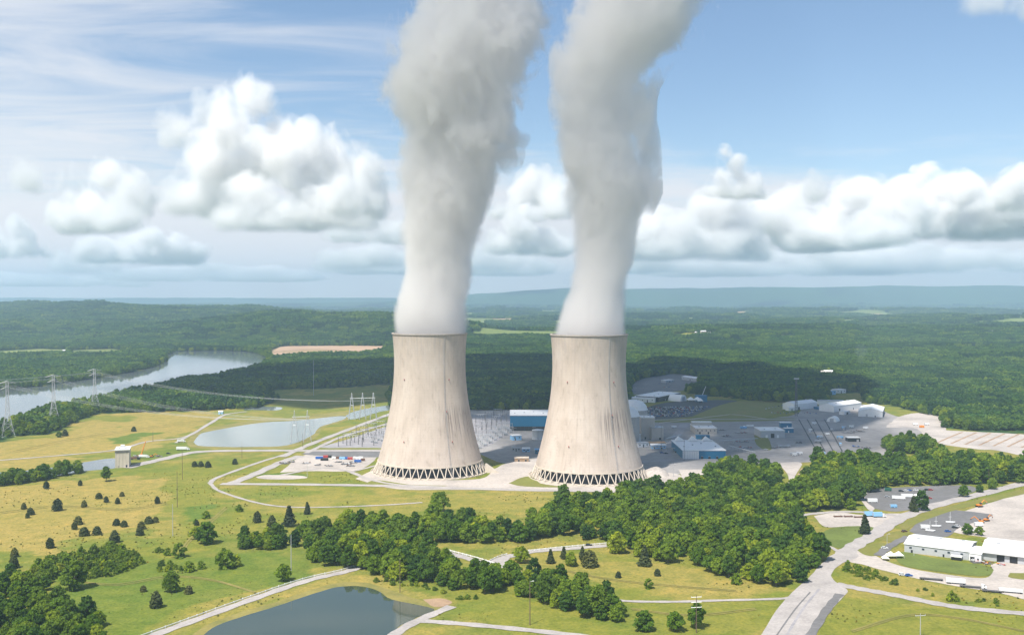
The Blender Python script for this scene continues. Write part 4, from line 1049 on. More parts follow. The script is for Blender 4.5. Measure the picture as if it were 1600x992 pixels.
# the nearer woods, tree by tree
WOODS = {
 'central': ([(462, 852), (480, 833), (560, 824), (650, 820), (680, 815), (720, 817), (800, 834), (850, 814), (872, 802), (930, 788), (1000, 774), (1050, 764), (1068, 770), (1090, 758), (1113, 740), (1165, 730), (1214, 740), (1228, 790), (1224, 803), (1262, 832), (1284, 872), (1268, 902), (1238, 916), (1180, 917), (1120, 898), (1080, 884), (1020, 878), (962, 866), (955, 845), (880, 843), (800, 847), (700, 851), (640, 846), (560, 842)], 12.5, "in the long wood below the towers"),
 'yard': ([(1258, 752), (1264, 735), (1300, 730), (1380, 731), (1440, 726), (1500, 724), (1560, 732), (1640, 738), (1640, 755), (1560, 757), (1480, 757), (1400, 758), (1352, 770), (1343, 795), (1300, 797), (1255, 800), (1228, 803), (1238, 775)], 12.5, "in the wood above the right car park"),
 'pond': ([(480, 884), (476, 862), (520, 847), (600, 849), (655, 856), (690, 872), (720, 893), (780, 908), (850, 908), (905, 922), (945, 940), (985, 968), (962, 977), (900, 970), (850, 945), (800, 932), (740, 927), (680, 915), (610, 905), (570, 893)], 10, "in the narrow wood beside the pond"),
 'corner': ([(-60, 925), (0, 912), (38, 908), (70, 920), (85, 945), (128, 962), (168, 985), (172, 1030), (-60, 1040)], 10.5, "in the dense wood filling the bottom left corner"),
 'canal': ([(0, 752), (60, 745), (118, 736), (132, 738), (60, 752), (0, 762)], 9, "along the canal left of the intake house"),
 'pines': ([(1378, 705), (1385, 693), (1420, 690), (1456, 695), (1460, 703), (1430, 710)], 9, "in the dark clump between the plant yard and the striped gravel"),
 'shore': ([(-60, 690), (0, 676), (45, 662), (80, 648), (130, 640), (148, 642), (110, 660), (78, 678), (30, 681), (0, 690)], 14, "on the river bank below the pylons"),
 'scrubside': ([(440, 842), (420, 838), (372, 856), (378, 862), (430, 860), (468, 856)], 8, "in the thicket at the left end of the long wood"),
}
cand = []
for key, (poly, sp, where) in WOODS.items():
    Wp = [G(*p) for p in poly]; xs = [p.x for p in Wp]; ys = [p.y for p in Wp]
    k_ = 1.0
    for y in np.arange(min(ys), max(ys), sp * .9):
        for x in np.arange(min(xs), max(xs), sp):
            q = (x + rng.uniform(-.42, .42) * sp, y + rng.uniform(-.42, .42) * sp)
            if pip(np.array([q[0]]), np.array([q[1]]), [(p.x, p.y) for p in Wp])[0]: cand.append((q[1], q[0], key, sp))
cand.sort()
near, rest = [], []
for c in cand: (near if len(near) < 262 or c[2] in ('canal', 'pines') and len(near) < 290 else rest).append(c)
TONE = ["broad bright green tree", "wide dark green tree", "tall dark green tree", "low spreading green tree", "tall narrow green tree", "small rounded green tree", "large domed dark tree"]
TONE[3] = "low spreading bright tree"; TONE[6] = "large domed bright tree"
def plant(kind, i, loc, s, name, label, cat, group, rz=None, sz=None):
    cr, tr, H, Wd = TREE[kind, i]
    t = empty(name, loc, label, cat, group, rng.uniform(0, 6.28) if rz is None else rz)
    t.scale = (s, s, s if sz is None else sz)
    link("crown", cr, t); link("trunk", tr, t); return t
def size_in(sp): return rng.uniform(.62, 1.22) * (sp / 12.5) ** .6
for y, x, key, sp in near:
    i = int(rng.integers(0, 7)); s = size_in(sp) * {'corner': .82, 'yard': 1.2}.get(key, 1)
    if key == 'pines': plant('cedar', 2, (x, y, 0), 1.7 * s, "pine_tree", "dark pine in the clump between plant yard and striped gravel", "pine tree", "pines beside the striped gravel")
    else: plant('broad', i, (x, y, 0), s, "broadleaf_tree", TONE[i] + " " + WOODS[key][2], "tree", "trees " + WOODS[key][2], None, s * rng.uniform(.85, 1.22))
R_ = np.array([(x, y, 0) for y, x, k, s in rest])
scatter("nearer_woodland", BR, R_, [size_in(s) * (1.2 if k == 'yard' else 1) for _, _, k, s in rest], rng.integers(0, 7, len(rest)))

# trees and bushes standing by themselves: picture spot of the foot, width in metres
def zl(lst, ox, oy, sc_): return [(ox + x / sc_, oy + y / sc_, w / sc_) for x, y, w in lst]
ORD = ["first", "second", "third", "fourth", "fifth", "sixth", "seventh", "eighth", "ninth", "tenth"]
meadow = zl([(237, 240, 40), (411, 225, 30), (508, 292, 40), (545, 311, 34), (603, 318, 34), (626, 280, 30), (432, 335, 38), (808, 317, 38), (295, 353, 66), (122, 346, 36), (157, 374, 46), (141, 391, 30), (400, 424, 54), (382, 449, 40), (432, 482, 58), (497, 476, 54), (588, 516, 66), (598, 429, 44), (636, 436, 42), (762, 419, 48), (798, 414, 38), (725, 448, 50), (718, 479, 50), (257, 545, 56), (75, 590, 50), (70, 648, 66), (735, 768, 40), (968, 778, 52), (1010, 428, 30)], 0, 690, 3.285)
meadow.sort(key=lambda t: t[1])
rows_ = [meadow[i:i + 6] for i in range(0, len(meadow), 6)]
for ri, row in enumerate(rows_):
    row.sort()
    for ci, (px, py, w) in enumerate(row):
        p = G(px, py); wm = w * mpp(p); i = int(rng.integers(0, 2)); s = wm / TREE['cedar', i][3]
        plant('cedar', i, p, s * .9, "cedar_bush", "left meadow cedar bush, %s from the left in the %s row below the canal" % (ORD[ci], ORD[ri]), "cedar bush", "cedars dotted over the left meadow", None, s * .66)
singles = [  # kind, variant, px, py, width px, label
 ('broad', 0, 117, 920, 40, "big round bright tree alone on the left meadow beside the corner wood"),
 ('broad', 6, 267, 924, 32, "round blue-green tree alone on the meadow above the pond road"),
 ('broad', 1, 443, 907, 26, "thin-crowned tree at the foot of the tall bare pole by the pond road"),
 ('broad', 4, 166, 752, 17, "tall tree ending the canal row below the intake house"),
 ('broad', 3, 307, 842, 22, "grey-green tree of the close pair on the slope right of the pole line"),
 ('broad', 5, 323, 849, 32, "bright bushy tree of the close pair on the slope right of the pole line"),
 ('broad', 3, 814, 879, 27, "round bright tree where the hill road bends"),
 ('broad', 0, 892, 884, 20, "bright round tree beside the dark cedars below the guard-railed hill road"),
 ('broad', 5, 1005, 985, 30, "yellow-green tree low on the mown lawn, left of the pair by the power pole"),
 ('broad', 1, 1054, 985, 30, "two-toned tree on the mown lawn just left of the power pole"),
 ('broad', 4, 1087, 981, 29, "loose leafy tree directly behind the power pole with crossarms"),
 ('broad', 2, 1440, 797, 24, "bushy green tree beside the pointed cedar at the car park kerb"),
 ('broad', 1, 1506, 776, 18, "dark tree at the end of the car park by the access road"),
 ('broad', 5, 1530, 769, 12, "small round tree between two darker ones along the access road"),
 ('broad', 6, 1551, 764, 18, "dark domed tree nearest the right edge along the access road"),
 ('broad', 5, 1248, 822, 16, "small green tree at the end of the side road by the wood"),
 ('broad', 5, 1511, 834, 16, "green tree behind the long white workshop, left of its neighbour"),
 ('broad', 3, 1530, 836, 15, "green tree behind the long white workshop, right of its neighbour"),
 ('broad', 3, 685, 800, 34, "tall dark tree standing up from the wood in front of the river-side tower"),
 ('broad', 2, 880, 790, 26, "round dark tree at the wood's edge before the tower beside the reactors"),
 ('cedar', 2, 860, 880, 14, "small blue-green cedar left of the bright round tree below the hill road"),
 ('cedar', 2, 881, 873, 12, "slim cedar just under the guard rail of the hill road"),
 ('cedar', 2, 910, 874, 13, "tall pointed cedar beside the dark wide one below the hill road"),
 ('cedar', 1, 921, 885, 26, "wide dark cedar, largest of the group below the hill road"),
 ('cedar', 1, 966, 902, 10, "small round dark cedar alone on the dry slope"),
 ('cedar', 1, 1027, 899, 11, "small dark cedar below the wood on the dry slope"),
 ('cedar', 2, 1007, 884, 20, "broad pointed cedar at the edge of the wood above the dry slope"),
 ('cedar', 2, 1351, 834, 19, "dark pointed cedar beside the junction of the access road"),
 ('cedar', 2, 1427, 799, 15, "dark pointed cedar at the car park kerb beside a bushy tree"),
 ('cedar', 0, 402, 816, 15, "dark cedar alone above the thicket at the left end of the long wood"),
 ('cedar', 0, 425, 826, 18, "cedar with a round foot near the thicket at the left end of the long wood"),
 ('cedar', 2, 452, 822, 20, "tall cedar at the upper left tip of the long wood"),
 ('cedar', 2, 480, 803, 12, "slim grey cedar rising above the path at the wood's upper left tip"),
 ('cedar', 0, 244, 949, 22, "wispy dark bush pair near the round blue-green tree, above the pond road"),
 ('cedar', 1, 304, 729, 9, "small dark bush nearest the poles on the lawn below the dam road"),
 ('cedar', 1, 314, 729, 9, "middle small dark bush on the lawn below the dam road"),
 ('cedar', 1, 325, 730, 10, "right hand small dark bush on the lawn below the dam road"),
 ('cedar', 1, 367, 725, 9, "dark bush beside the ring road corner below the dam road"),
 ('broad', 5, 92, 683, 9, "small bright tree alone on the tan field beyond the canal"),
 ('cedar', 1, 209, 674, 8, "dark bush in the green patch of the tan field beyond the canal"),
 ('cedar', 1, 62, 678, 9, "dark bush at the river edge of the tan field beyond the canal"),
 ('cedar', 1, 102, 681, 10, "twin dark bush in the hedge line of the tan field beyond the canal"),
 ('shrub', 1, 373, 799, 13, "light green shrub by the ring road bend"),
 ('shrub', 3, 1013, 919, 15, "green shrub alone in the middle of the dry slope"),
 ('shrub', 1, 1151, 912, 20, "green shrub at the foot of the long wood above the gravel path"),
 ('shrub', 0, 1398, 913, 15, "green shrub in the verge below the work yard"),
 ('shrub', 1, 1488, 938, 18, "leafy shrub in the verge below the parked flatbed trailers"),
 ('shrub', 1, 1556, 942, 10, "dark shrub in the verge near the right edge"),
 ('shrub', 2, 250, 862, 16, "left hand bush of the three at the foot of the pole line"),
 ('shrub', 1, 262, 867, 13, "middle bush of the three at the foot of the pole line"),
 ('shrub', 3, 280, 871, 22, "right hand bush of the three at the foot of the pole line"),
 ('shrub', 1, 296, 892, 18, "dark wide bush left of the marshy hollow"),
 ('shrub', 1, 314, 888, 14, "dark bush touching the marshy hollow"),
 ('shrub', 3, 353, 887, 30, "large leafy bush right of the marshy hollow"),
 ('shrub', 3, 372, 884, 18, "rounded bush at the far end of the marshy hollow"),
 ('shrub', 1, 322, 810, 14, "dark low bush on the slope near the lush strip"),
 ('shrub', 1, 306, 818, 9, "small dark bush left of the lush strip's low bush"),
]
for kind, i, px, py, w, lab in singles:
    p = G(px, py); wm = w * mpp(p); s = wm / TREE[kind, i][3]
    nm, ct, gp = {'broad': ("lone_tree", "tree", "trees standing alone"), 'cedar': ("cedar_tree", "cedar", "cedars standing alone"), 'shrub': ("lone_shrub", "shrub", "shrubs standing alone")}[kind]
    plant(kind, i, p, s, nm, lab, ct, gp, None, s * .82 if kind == 'cedar' else None)
# scrub thickets: each bush by itself
THICK = [([(98, 898), (120, 878), (150, 862), (172, 852), (212, 868), (226, 880), (200, 893), (172, 902), (120, 908)], 5.0, 1.15, "light green bush in the scrub thicket beside the big round tree", "scrub on the left meadow"),
 ([(40, 905), (60, 885), (100, 872), (130, 862), (128, 872), (95, 895), (70, 915)], 6.0, 1.6, "taller green bush at the dark upper edge of the scrub thicket", "scrub on the left meadow"),
 ([(240, 893), (250, 880), (290, 885), (300, 893), (270, 897)], 5.5, .9, "light bush in the low scrub left of the marshy hollow", "scrub by the marshy hollow"),
 ([(1318, 893), (1325, 878), (1340, 884), (1375, 895), (1385, 908), (1350, 905)], 5, .8, "bright bush in the scrub strip below the junction", "scrub below the junction"),
 ([(1400, 915), (1470, 925), (1530, 935), (1590, 945), (1540, 948), (1460, 938)], 9, .6, "low bush in the verge between work yard and lower road", "scrub along the lower road"),
 ([(560, 905), (620, 915), (690, 925), (720, 937), (760, 935), (700, 930), (640, 905)], 6, .7, "rusty green bush along the far bank of the pond", "scrub on the pond bank")]
for poly, sp, k_, lab, grp in THICK:
    Wp = [G(*p) for p in poly]; xs = [p.x for p in Wp]; ys = [p.y for p in Wp]
    for y in np.arange(min(ys), max(ys), sp * 1.35):
        for x in np.arange(min(xs), max(xs), sp):
            q = (x + rng.uniform(-.45, .45) * sp, y + rng.uniform(-.45, .45) * sp)
            if pip(np.array([q[0]]), np.array([q[1]]), [(p.x, p.y) for p in Wp])[0]:
                plant('shrub', int(rng.integers(0, 4)), (*q, 0), k_ * rng.uniform(.7, 1.25), "scrub_bush", lab, "bush", grp)
# weeds and tussocks over the rough grass
P = jgrid(610, 1120, 5.2, .53); z = np.zeros(len(P)); px, py = project(P[:, 0], P[:, 1], z)
dens = fbm(P[:, 0] / 38, P[:, 1] / 38, 121, 4)
ok = (dens > .52) & (rng.uniform(0, 1, len(P)) < .5)
solid = [[(-80, 1010), (0, 1010)]]
for o in list(scene.objects):
    if o.type == 'MESH' and o.get("kind") == 'structure' and o.name.split('.')[0] not in ("ground", "overhead_cloud") and o.data.materials[0] not in (M['lush'], M['dirt']):
        bb = [o.matrix_world @ Vector(c) for c in o.bound_box]
        if min(b.y for b in bb) < 1130:
            from mathutils.bvhtree import BVHTree
            t = BVHTree.FromPolygons([v.co[:] for v in o.data.vertices], [f.vertices[:] for f in o.data.polygons])
            x0, x1, y0, y1 = min(b.x for b in bb), max(b.x for b in bb), min(b.y for b in bb), max(b.y for b in bb)
            for k in np.nonzero(ok & (P[:, 0] > x0) & (P[:, 0] < x1) & (P[:, 1] > y0) & (P[:, 1] < y1))[0]:
                if t.ray_cast(Vector((P[k, 0], P[k, 1], 5)), Vector((0, 0, -1)), 10)[0] is not None: ok[k] = False
ok &= ~(pip(px, py, [(1500, 800), (1640, 760), (1640, 845), (1540, 840)]))
Q = P[ok]
W2 = [TREE['shrub', k][0].copy() for k in (0, 2)]
for w_ in W2: w_.materials.clear(); w_.materials.append(M['weed'])
scatter("rough_grass_tussocks", W2, np.column_stack([Q, np.zeros(len(Q))]), rng.uniform(.05, .15, len(Q)) * (1 + .9 * (dens[ok] > .6)), rng.integers(0, 2, len(Q)))
# ------------------------------------------------------------------ buildings
def frame_of(a, b):
    A, B = G(*a), G(*b); A.z = B.z = 0; d = B - A; return A, d.length, math.atan2(d.y, d.x)
def building(name, label, cat, a, b, depth, h, wall='white_paint', roof='white_roof', kind='flat', rise=2.5, doors=(), windows=0, bands=None, group=None, over=.4, rot=None, vents=0):
    """Front wall from a to b (picture spots of its foot); runs DEPTH metres back. doors: (place 0..1, width, height, material)."""
    A, L, rz = frame_of(a, b)
    if rot is not None: rz = R(rot)
    t = empty(name, A, label, cat, group, rz)
    mb = MB(); W_ = M[wall]
    if bands:
        z = 0
        for mt, z1 in bands: mb.box(0, L, 0, depth, z - (.3 if z == 0 else 0), z1, M[mt]); z = z1
    else: mb.box(0, L, 0, depth, -.3, h, W_)
    if kind == 'gable':          # ridge along the front
        mb.add([(0, 0, h), (0, depth, h), (0, depth / 2, h + rise), (L, 0, h), (L, depth, h), (L, depth / 2, h + rise)], [(0, 1, 2), (3, 5, 4)], W_)
    if kind == 'gable_end':      # ridge runs back from the front
        mb.add([(0, 0, h), (L, 0, h), (L / 2, 0, h + rise), (0, depth, h), (L, depth, h), (L / 2, depth, h + rise)], [(0, 1, 2), (3, 5, 4)], W_)
    for k in range(int(L / 6)): mb.box(k * 6 + 3, k * 6 + 3.14, -.05, 0, 0, h - .05, W_)
    mb.build("wall", t)
    mb = MB(); o = over; Rm = M[roof]
    def slab(p, q, r, s):
        v = [Vector(x) for x in (p, q, r, s)]; up = Vector((0, 0, .28)); mb.add([x + up * .05 for x in v] + [x + up for x in v], [(0, 1, 2, 3), (4, 5, 6, 7), (0, 1, 5, 4), (1, 2, 6, 5), (2, 3, 7, 6), (3, 0, 4, 7)], Rm)
    if kind == 'flat':
        slab((-o, -o, h), (L + o, -o, h), (L + o, depth + o, h), (-o, depth + o, h))
        for x0, x1, y0, y1 in ((-o, L + o, -o, -o + .35), (-o, L + o, depth + o - .35, depth + o), (-o, -o + .35, -o + .35, depth + o - .35), (L + o - .35, L + o, -o + .35, depth + o - .35)): mb.box(x0, x1, y0, y1, h + .29, h + .8, Rm)
    elif kind == 'gable':
        k = rise / (depth / 2); slab((-o, -o, h - o * k), (L + o, -o, h - o * k), (L + o, depth / 2, h + rise), (-o, depth / 2, h + rise)); slab((-o, depth + o, h - o * k), (L + o, depth + o, h - o * k), (L + o, depth / 2, h + rise + .002), (-o, depth / 2, h + rise + .002))
    elif kind == 'gable_end':
        k = rise / (L / 2); slab((-o, -o, h - o * k), (-o, depth + o, h - o * k), (L / 2, depth + o, h + rise), (L / 2, -o, h + rise)); slab((L + o, -o, h - o * k), (L + o, depth + o, h - o * k), (L / 2, depth + o, h + rise + .002), (L / 2, -o, h + rise + .002))
    rf = mb.build("roof", t)
    for k in range(vents):
        mb = MB(); x = L * (k + .5) / vents; y = depth * (.35 + .3 * ((k * 7) % 3) / 2); zt = h + (rise * (1 - abs(y / depth * 2 - 1)) if kind == 'gable' else .3)
        mb.box(x - .9, x + .9, y - .9, y + .9, zt - .3, zt + .9, M['steel']); mb.box(x - 1.1, x + 1.1, y - 1.1, y + 1.1, zt + .9, zt + 1.1, M['grey_clad']); mb.build("vent", rf)
    for f_, w, hh, mt in doors:
        mb = MB(); x = f_ * L; mb.box(x - w / 2, x + w / 2, -.09, -.01, 0, hh, M[mt]); mb.box(x - w / 2 - .2, x + w / 2 + .2, -.14, -.01, hh, hh + .25, M['steel']); mb.build("door", t)
    for k in range(windows):
        mb = MB(); x = L * (k + .5) / windows; zc = h * .62
        mb.box(x - .9, x + .9, -.07, -.01, zc - .7, zc + .7, M['glass']); mb.box(x - 1.0, x + 1.0, -.10, -.01, zc - .85, zc - .7, M['grey_clad']); mb.build("window", t)
    return t

# the long workshops low on the right
b1 = building("workshop", "long white metal workshop with a green lawn along its front wall", "workshop", (1413, 862), (1513, 875), 37, 6.3, 'grey_clad', 'white_roof', 'gable', 2.6, ((.12, 1.4, 2.4, 'dark'), (.3, 1.2, 2.2, 'grey_clad'), (.62, 1.2, 2.2, 'dark'), (.93, 3, 3, 'grey_clad')), 5, None, "white workshops", .6, None, 3)
building("link_building", "short low white block joining the two long workshops", "building", (1513.5, 875), (1533, 877.5), 26, 5.4, 'white_paint', 'white_roof', 'gable', 1.6, ((.3, 3, 3, 'dark'), (.75, 1.2, 2.2, 'dark')), 0, None, "white workshops")
b2 = building("workshop", "white workshop with dark open truck doors, cut by the right edge", "workshop", (1534, 874), (1672, 891), 43, 7.6, 'grey_clad', 'white_roof', 'gable', 2.8, ((.05, 4, 2.6, 'grey_clad'), (.22, 5.2, 5, 'dark'), (.37, 5.2, 5, 'dark'), (.55, 5.2, 5, 'dark'), (.75, 5.2, 5, 'dark')), 0, None, "white workshops", .6, None, 3)
mb = MB(); mb.box(0, frame_of((1534, 874), (1672, 891))[1], -2.2, -.2, 5.9, 7.3, M['white_paint']); mb.build("canopy", b2)
t = building("awning_shed", "small white-roofed shed against the lawn side of the long workshop", "shed", (1486, 874), (1502, 876), 3.5, 2.4, 'dark', 'white_roof', 'flat', 1, ((.5, 2, 2, 'dark'),), 0)

def dome(loc, r, h, label):
    t = empty("reactor_building", loc, label, "reactor building", "domed reactor buildings")
    mb = MB(); mb.lathe([(r, -.5), (r, h * .72), (r * .985, h * .72), (r * .985, h * .72 + .6)], M['concrete'], 48); mb.build("wall", t, True)
    mb = MB(); mb.lathe([(r + .5, h * .72 + .1), (r + .5, h * .72 + 1.1), (r - .2, h * .72 + 1.3)] + [(r * .98 * math.cos(a), h * .735 + .6 + (h * .265) * math.sin(a)) for a in np.linspace(.05, 1.56, 12)], M['white_roof'], 48, True); mb.build("dome", t, True)
    return t
dome((151, 1371, 0), 20, 47.5, "nearer domed concrete reactor building, half behind the right hand tower")
dome((171, 1442, 0), 20, 48.5, "farther domed concrete reactor building, showing behind its twin")
building("turbine_hall", "big hall with a bright blue upper wall between the two towers", "turbine hall", (797, 673), (872, 673), 70, 22, 'blue_clad', 'white_roof', 'flat', 1, ((.1, 4, 4, 'dark'), (.5, 5, 5, 'dark')), 0, [('dark', 6.5), ('blue_clad', 22)], None, .5, None, 5)
building("auxiliary_building", "tall grey block touching the domed reactors", "building", (1002, 686), (1023, 686), 24, 29, 'tan_clad', 'white_roof', 'flat', 1, ((.3, 2, 3, 'dark'),), 0, vents=2)
building("auxiliary_building", "lower grey-brown block in front of the tall grey one by the reactors", "building", (1018, 687), (1037, 687), 20, 16, 'tan_clad', 'grey_clad', 'flat', 1, ((.7, 2.5, 3, 'dark'),), 0, vents=1)
building("auxiliary_building", "small dark-doored block between the tower and the grey-brown block", "building", (1003, 684), (1011, 684), 10, 13, 'tan_clad', 'grey_clad', 'flat', 1, ((.6, 3, 6, 'dark'),), 0)
t = building("service_building", "large low building half white and half blue with saw-tooth roof lights", "service building", (1067, 717), (1134, 717), 88, 10, 'blue_clad', 'white_roof', 'flat', 1, ((.45, 2.5, 3, 'dark'), (.62, 2.5, 3, 'dark'), (.8, 2.5, 3, 'dark')), 0, None, None, .5, None, 4)
L_ = frame_of((1067, 717), (1134, 717))[1]
mb = MB(); mb.box(-.3, L_ * .37, -1.2, -.02, -.2, 9.7, M['white_paint'])
for k in range(7): mb.box(k * L_ * .37 / 7, k * L_ * .37 / 7 + .2, -1.3, -1.2, 0, 9.6, M['grey_clad'])
mb.build("white_front", t)
for k in range(3):
    mb = MB(); x = L_ * (.06 + .34 * k); mb.add([(x, 78, 10.6), (x + 13, 78, 10.6), (x + 5, 78, 16), (x, 86, 10.6), (x + 13, 86, 10.6), (x + 5, 86, 16)], [(0, 1, 2), (3, 5, 4), (0, 2, 5, 3), (1, 4, 5, 2), (0, 3, 4, 1)], M['lightblue' if k > 5 else 'white_paint']); mb.build("roof_light", t)
t = building("office_building", "two-tier white-roofed block behind the blue and white service building", "building", (1087, 678), (1120, 678), 44, 8, 'tan_clad', 'white_roof', 'flat', 1, ((.2, 2, 3, 'dark'), (.6, 2, 3, 'dark')), 5, vents=2)
mb = MB(); mb.box(1, 29, 34, 43, 8.3, 12.6, M['tan_clad']); mb.box(.5, 29.5, 33.5, 43.5, 12.6, 13.1, M['white_roof']); mb.build("upper_storey", t)
building("blue_store", "narrow blue store right behind the saw-tooth roof", "store", (1088, 686), (1109, 686), 6, 4.5, 'blue_clad', 'blue_clad', 'flat', 1, ((.5, 3, 3, 'dark'),), 0)
building("equipment_building", "grey metal building with white roof and blue annexes beside it, mid plant yard", "building", (1188.5, 684), (1226, 684), 38, 9.6, 'grey_clad', 'white_roof', 'flat', 1, ((.25, 3, 4, 'white_paint'), (.5, 5, 6, 'dark'), (.72, 3, 4, 'white_paint')), 0, vents=2)
building("blue_annex", "farther bright blue annex behind the grey metal building", "annex", (1220, 668), (1237, 668), 9, 7, 'blue_clad', 'white_roof', 'flat', 1, ((.6, 1.4, 2.6, 'white_paint'),), 0, group="blue annexes")
building("blue_annex", "nearer bright blue annex with white roof, beside the grey metal building", "annex", (1227, 676), (1240, 676), 8, 6, 'blue_clad', 'white_roof', 'flat', 1, ((.4, 1.4, 2.6, 'white_paint'),), 0, group="blue annexes")
WG = "white warehouses beyond the plant yard"
building("warehouse", "leftmost of the three white gabled warehouses beyond the plant yard", "warehouse", (1241, 641), (1277, 637), 24, 10, 'white_paint', 'white_roof', 'gable', 4, ((.2, 4, 5, 'dark'), (.85, 2, 3, 'dark')), 0, group=WG, vents=2)
building("warehouse_porch", "small white porch shed at the left end of the leftmost warehouse", "shed", (1233, 642), (1242, 641.4), 9, 5, 'white_paint', 'white_roof', 'gable', 1.5, ((.5, 2, 3, 'dark'),), 0)
building("warehouse", "middle of the three white gabled warehouses beyond the plant yard", "warehouse", (1303, 644), (1346, 638), 28, 10, 'white_paint', 'white_roof', 'gable', 4.2, ((.2, 4, 5, 'dark'), (.7, 2, 3, 'dark')), 0, group=WG, vents=2)
building("loading_shed", "low white loading shed with a dark mouth before the middle warehouse", "shed", (1319, 648), (1328, 646.5), 9, 4.5, 'white_paint', 'white_roof', 'flat', 1, ((.55, 6, 3.4, 'dark'),), 0)
t = building("warehouse", "rightmost of the three white warehouses, its dark open side to the gravel", "warehouse", (1341, 650.5), (1379, 652), 78, 9, 'white_paint', 'white_roof', 'gable_end', 4.5, ((.35, 3, 4, 'grey_clad'), (.7, 1.5, 2.6, 'dark')), 0, group=WG, rot=-22)
LL = frame_of((1341, 650.5), (1379, 652))[1]; mb = MB(); mb.box(LL + .01, LL + .08, 2, 76, .2, 7.6, M['dark'])
for k in range(9): mb.box(LL + .09, LL + .35, 4 + k * 9, 4.5 + k * 9, 0, 8.4, M['steel'])
mb.build("open_side", t)
building("long_shed", "long low white shed behind the gap between left and middle warehouses", "shed", (1279, 632), (1319, 632.5), 14, 7, 'white_paint', 'grey_clad', 'flat', 1, ((.35, 3, 4, 'grey_clad'), (.75, 6, 4, 'dark')), 0)
building("blue_fence_store", "blue flat-roofed store between left and middle warehouses", "store", (1281, 640), (1300, 638), 12, 3, 'blue_clad', 'blue_clad', 'flat', 1, ((.5, 3, 2.4, 'dark'),), 0)
building("hilltop_office", "blue and white block at the wood's edge above the warehouses", "building", (1288, 617), (1306, 616.5), 20, 8, 'lightblue', 'white_roof', 'flat', 1, ((.5, 2, 3, 'dark'),), 4)
building("hilltop_office", "white block right of the blue and white one at the wood's edge", "building", (1307, 614.5), (1322, 614), 18, 7, 'white_paint', 'white_roof', 'flat', 1, ((.5, 2, 3, 'dark'),), 3)
building("hilltop_hut", "small blue-roofed hut left of the blocks at the wood's edge", "hut", (1279, 611), (1288, 611), 8, 4, 'tan_clad', 'lightblue', 'gable', 1.5, ((.5, 1.2, 2.2, 'dark'),), 0)
building("canopy_shed", "open shed with a bright white flat roof near the dark pine clump", "shed", (1325, 690), (1344, 690), 11, 5, 'dark', 'white_roof', 'flat', 1, ((.8, 3, 3, 'steel'),), 0)
building("yard_office", "small blue-sided office cabin on asphalt between the towers", "cabin", (801, 688), (815, 687.4), 12, 6, 'lightblue', 'white_roof', 'flat', 1, ((.3, 1.6, 2.6, 'dark'),), 2)
building("yard_shed", "grey-roofed long cabin before the blue-sided office between the towers", "cabin", (800, 705), (813, 705), 7, 4, 'grey_clad', 'grey_clad', 'flat', 1, ((.5, 1.2, 2.2, 'dark'),), 3)
building("yard_shed", "pale cabin right of the grey-roofed one between the towers", "cabin", (816, 706), (828, 706), 8, 4, 'lightblue', 'white_roof', 'gable', 1.2, ((.5, 1.2, 2.2, 'dark'),), 2)
building("yard_shed", "blue cabin half hidden by the left flank of the tower beside the reactors", "cabin", (836, 709), (846, 709), 8, 5, 'blue_clad', 'lightblue', 'flat', 1, ((.5, 1.2, 2.2, 'dark'),), 2)
building("pump_shed", "low tan shed with pinkish roof on the rubble edge between the towers", "shed", (804, 721), (826, 721), 8, 4, 'dirt', 'leg_concrete', 'flat', 1, ((.3, 2, 2.4, 'dark'), (.8, 2, 2.4, 'dark')), 0)
building("canteen_block", "long pale low block right of the towers, before the grey-brown block", "building", (1018, 701), (1041, 701), 14, 4, 'lightblue', 'white_roof', 'flat', 1, ((.2, 1.4, 2.4, 'dark'), (.7, 1.4, 2.4, 'dark')), 4)
building("canteen_block", "pale low block hugging the right flank of the tower beside the reactors", "building", (997, 699), (1014, 698), 12, 5, 'white_paint', 'grey_clad', 'flat', 1, ((.5, 1.4, 2.4, 'dark'),), 3)
t = building("visitor_office", "sprawling white-roofed office with a dark side behind the full car park", "office", (1029, 628), (1063, 621), 46, 9, 'dark', 'white_roof', 'flat', 1, ((.3, 2, 3, 'white_paint'),), 6, vents=3)
building("visitor_office", "long narrow white-roofed wing left of the sprawling office", "office", (985, 628), (1023, 629), 40, 7, 'white_paint', 'white_roof', 'flat', 1, ((.7, 2, 3, 'dark'),), 5)
building("training_building", "long white shed on the far side of the upper car park", "shed", (1065, 593), (1092, 596.5), 22, 7, 'grey_clad', 'white_roof', 'gable', 2, ((.5, 3, 4, 'dark'),), 4)
building("training_building", "small pale-blue-roofed block in the middle of the upper car park", "building", (1040, 598), (1053, 597), 14, 5, 'grey_clad', 'white_roof', 'flat', 1, ((.5, 2, 3, 'dark'),), 3)
building("blue_hall", "square blue hall beside the peaked white tents", "hall", (1088, 628), (1105, 628), 16, 11, 'blue_clad', 'blue_clad', 'flat', 1, ((.5, 3, 4, 'dark'),), 0)
building("boiler_block", "low brownish block at the left end of the twin cabins before the reactors", "building", (1014, 695), (1040, 695), 10, 2.5, 'dirt', 'dirt', 'flat', 1, ((.5, 2, 2, 'dark'),), 0)
t = building("intake_house", "tall square concrete intake house at the end of the dam road", "intake house", (180, 731), (202, 730), 26, 20, 'leg_concrete', 'white_roof', 'flat', 1, ((.25, 1.4, 2.6, 'dark'), (.8, 2, 3, 'dark')), 0, over=.8, vents=2)
mb = MB(); L_ = frame_of((180, 731), (202, 730))[1]
for k in range(5): mb.box(L_ * k / 4.3, L_ * k / 4.3 + .8, -.35, -.02, 0, 18.5, M['leg_concrete'])
mb.box(-.3, L_ + .3, -.5, -.36, 17.2, 18.8, M['steel_dark']); mb.build("buttress", t)
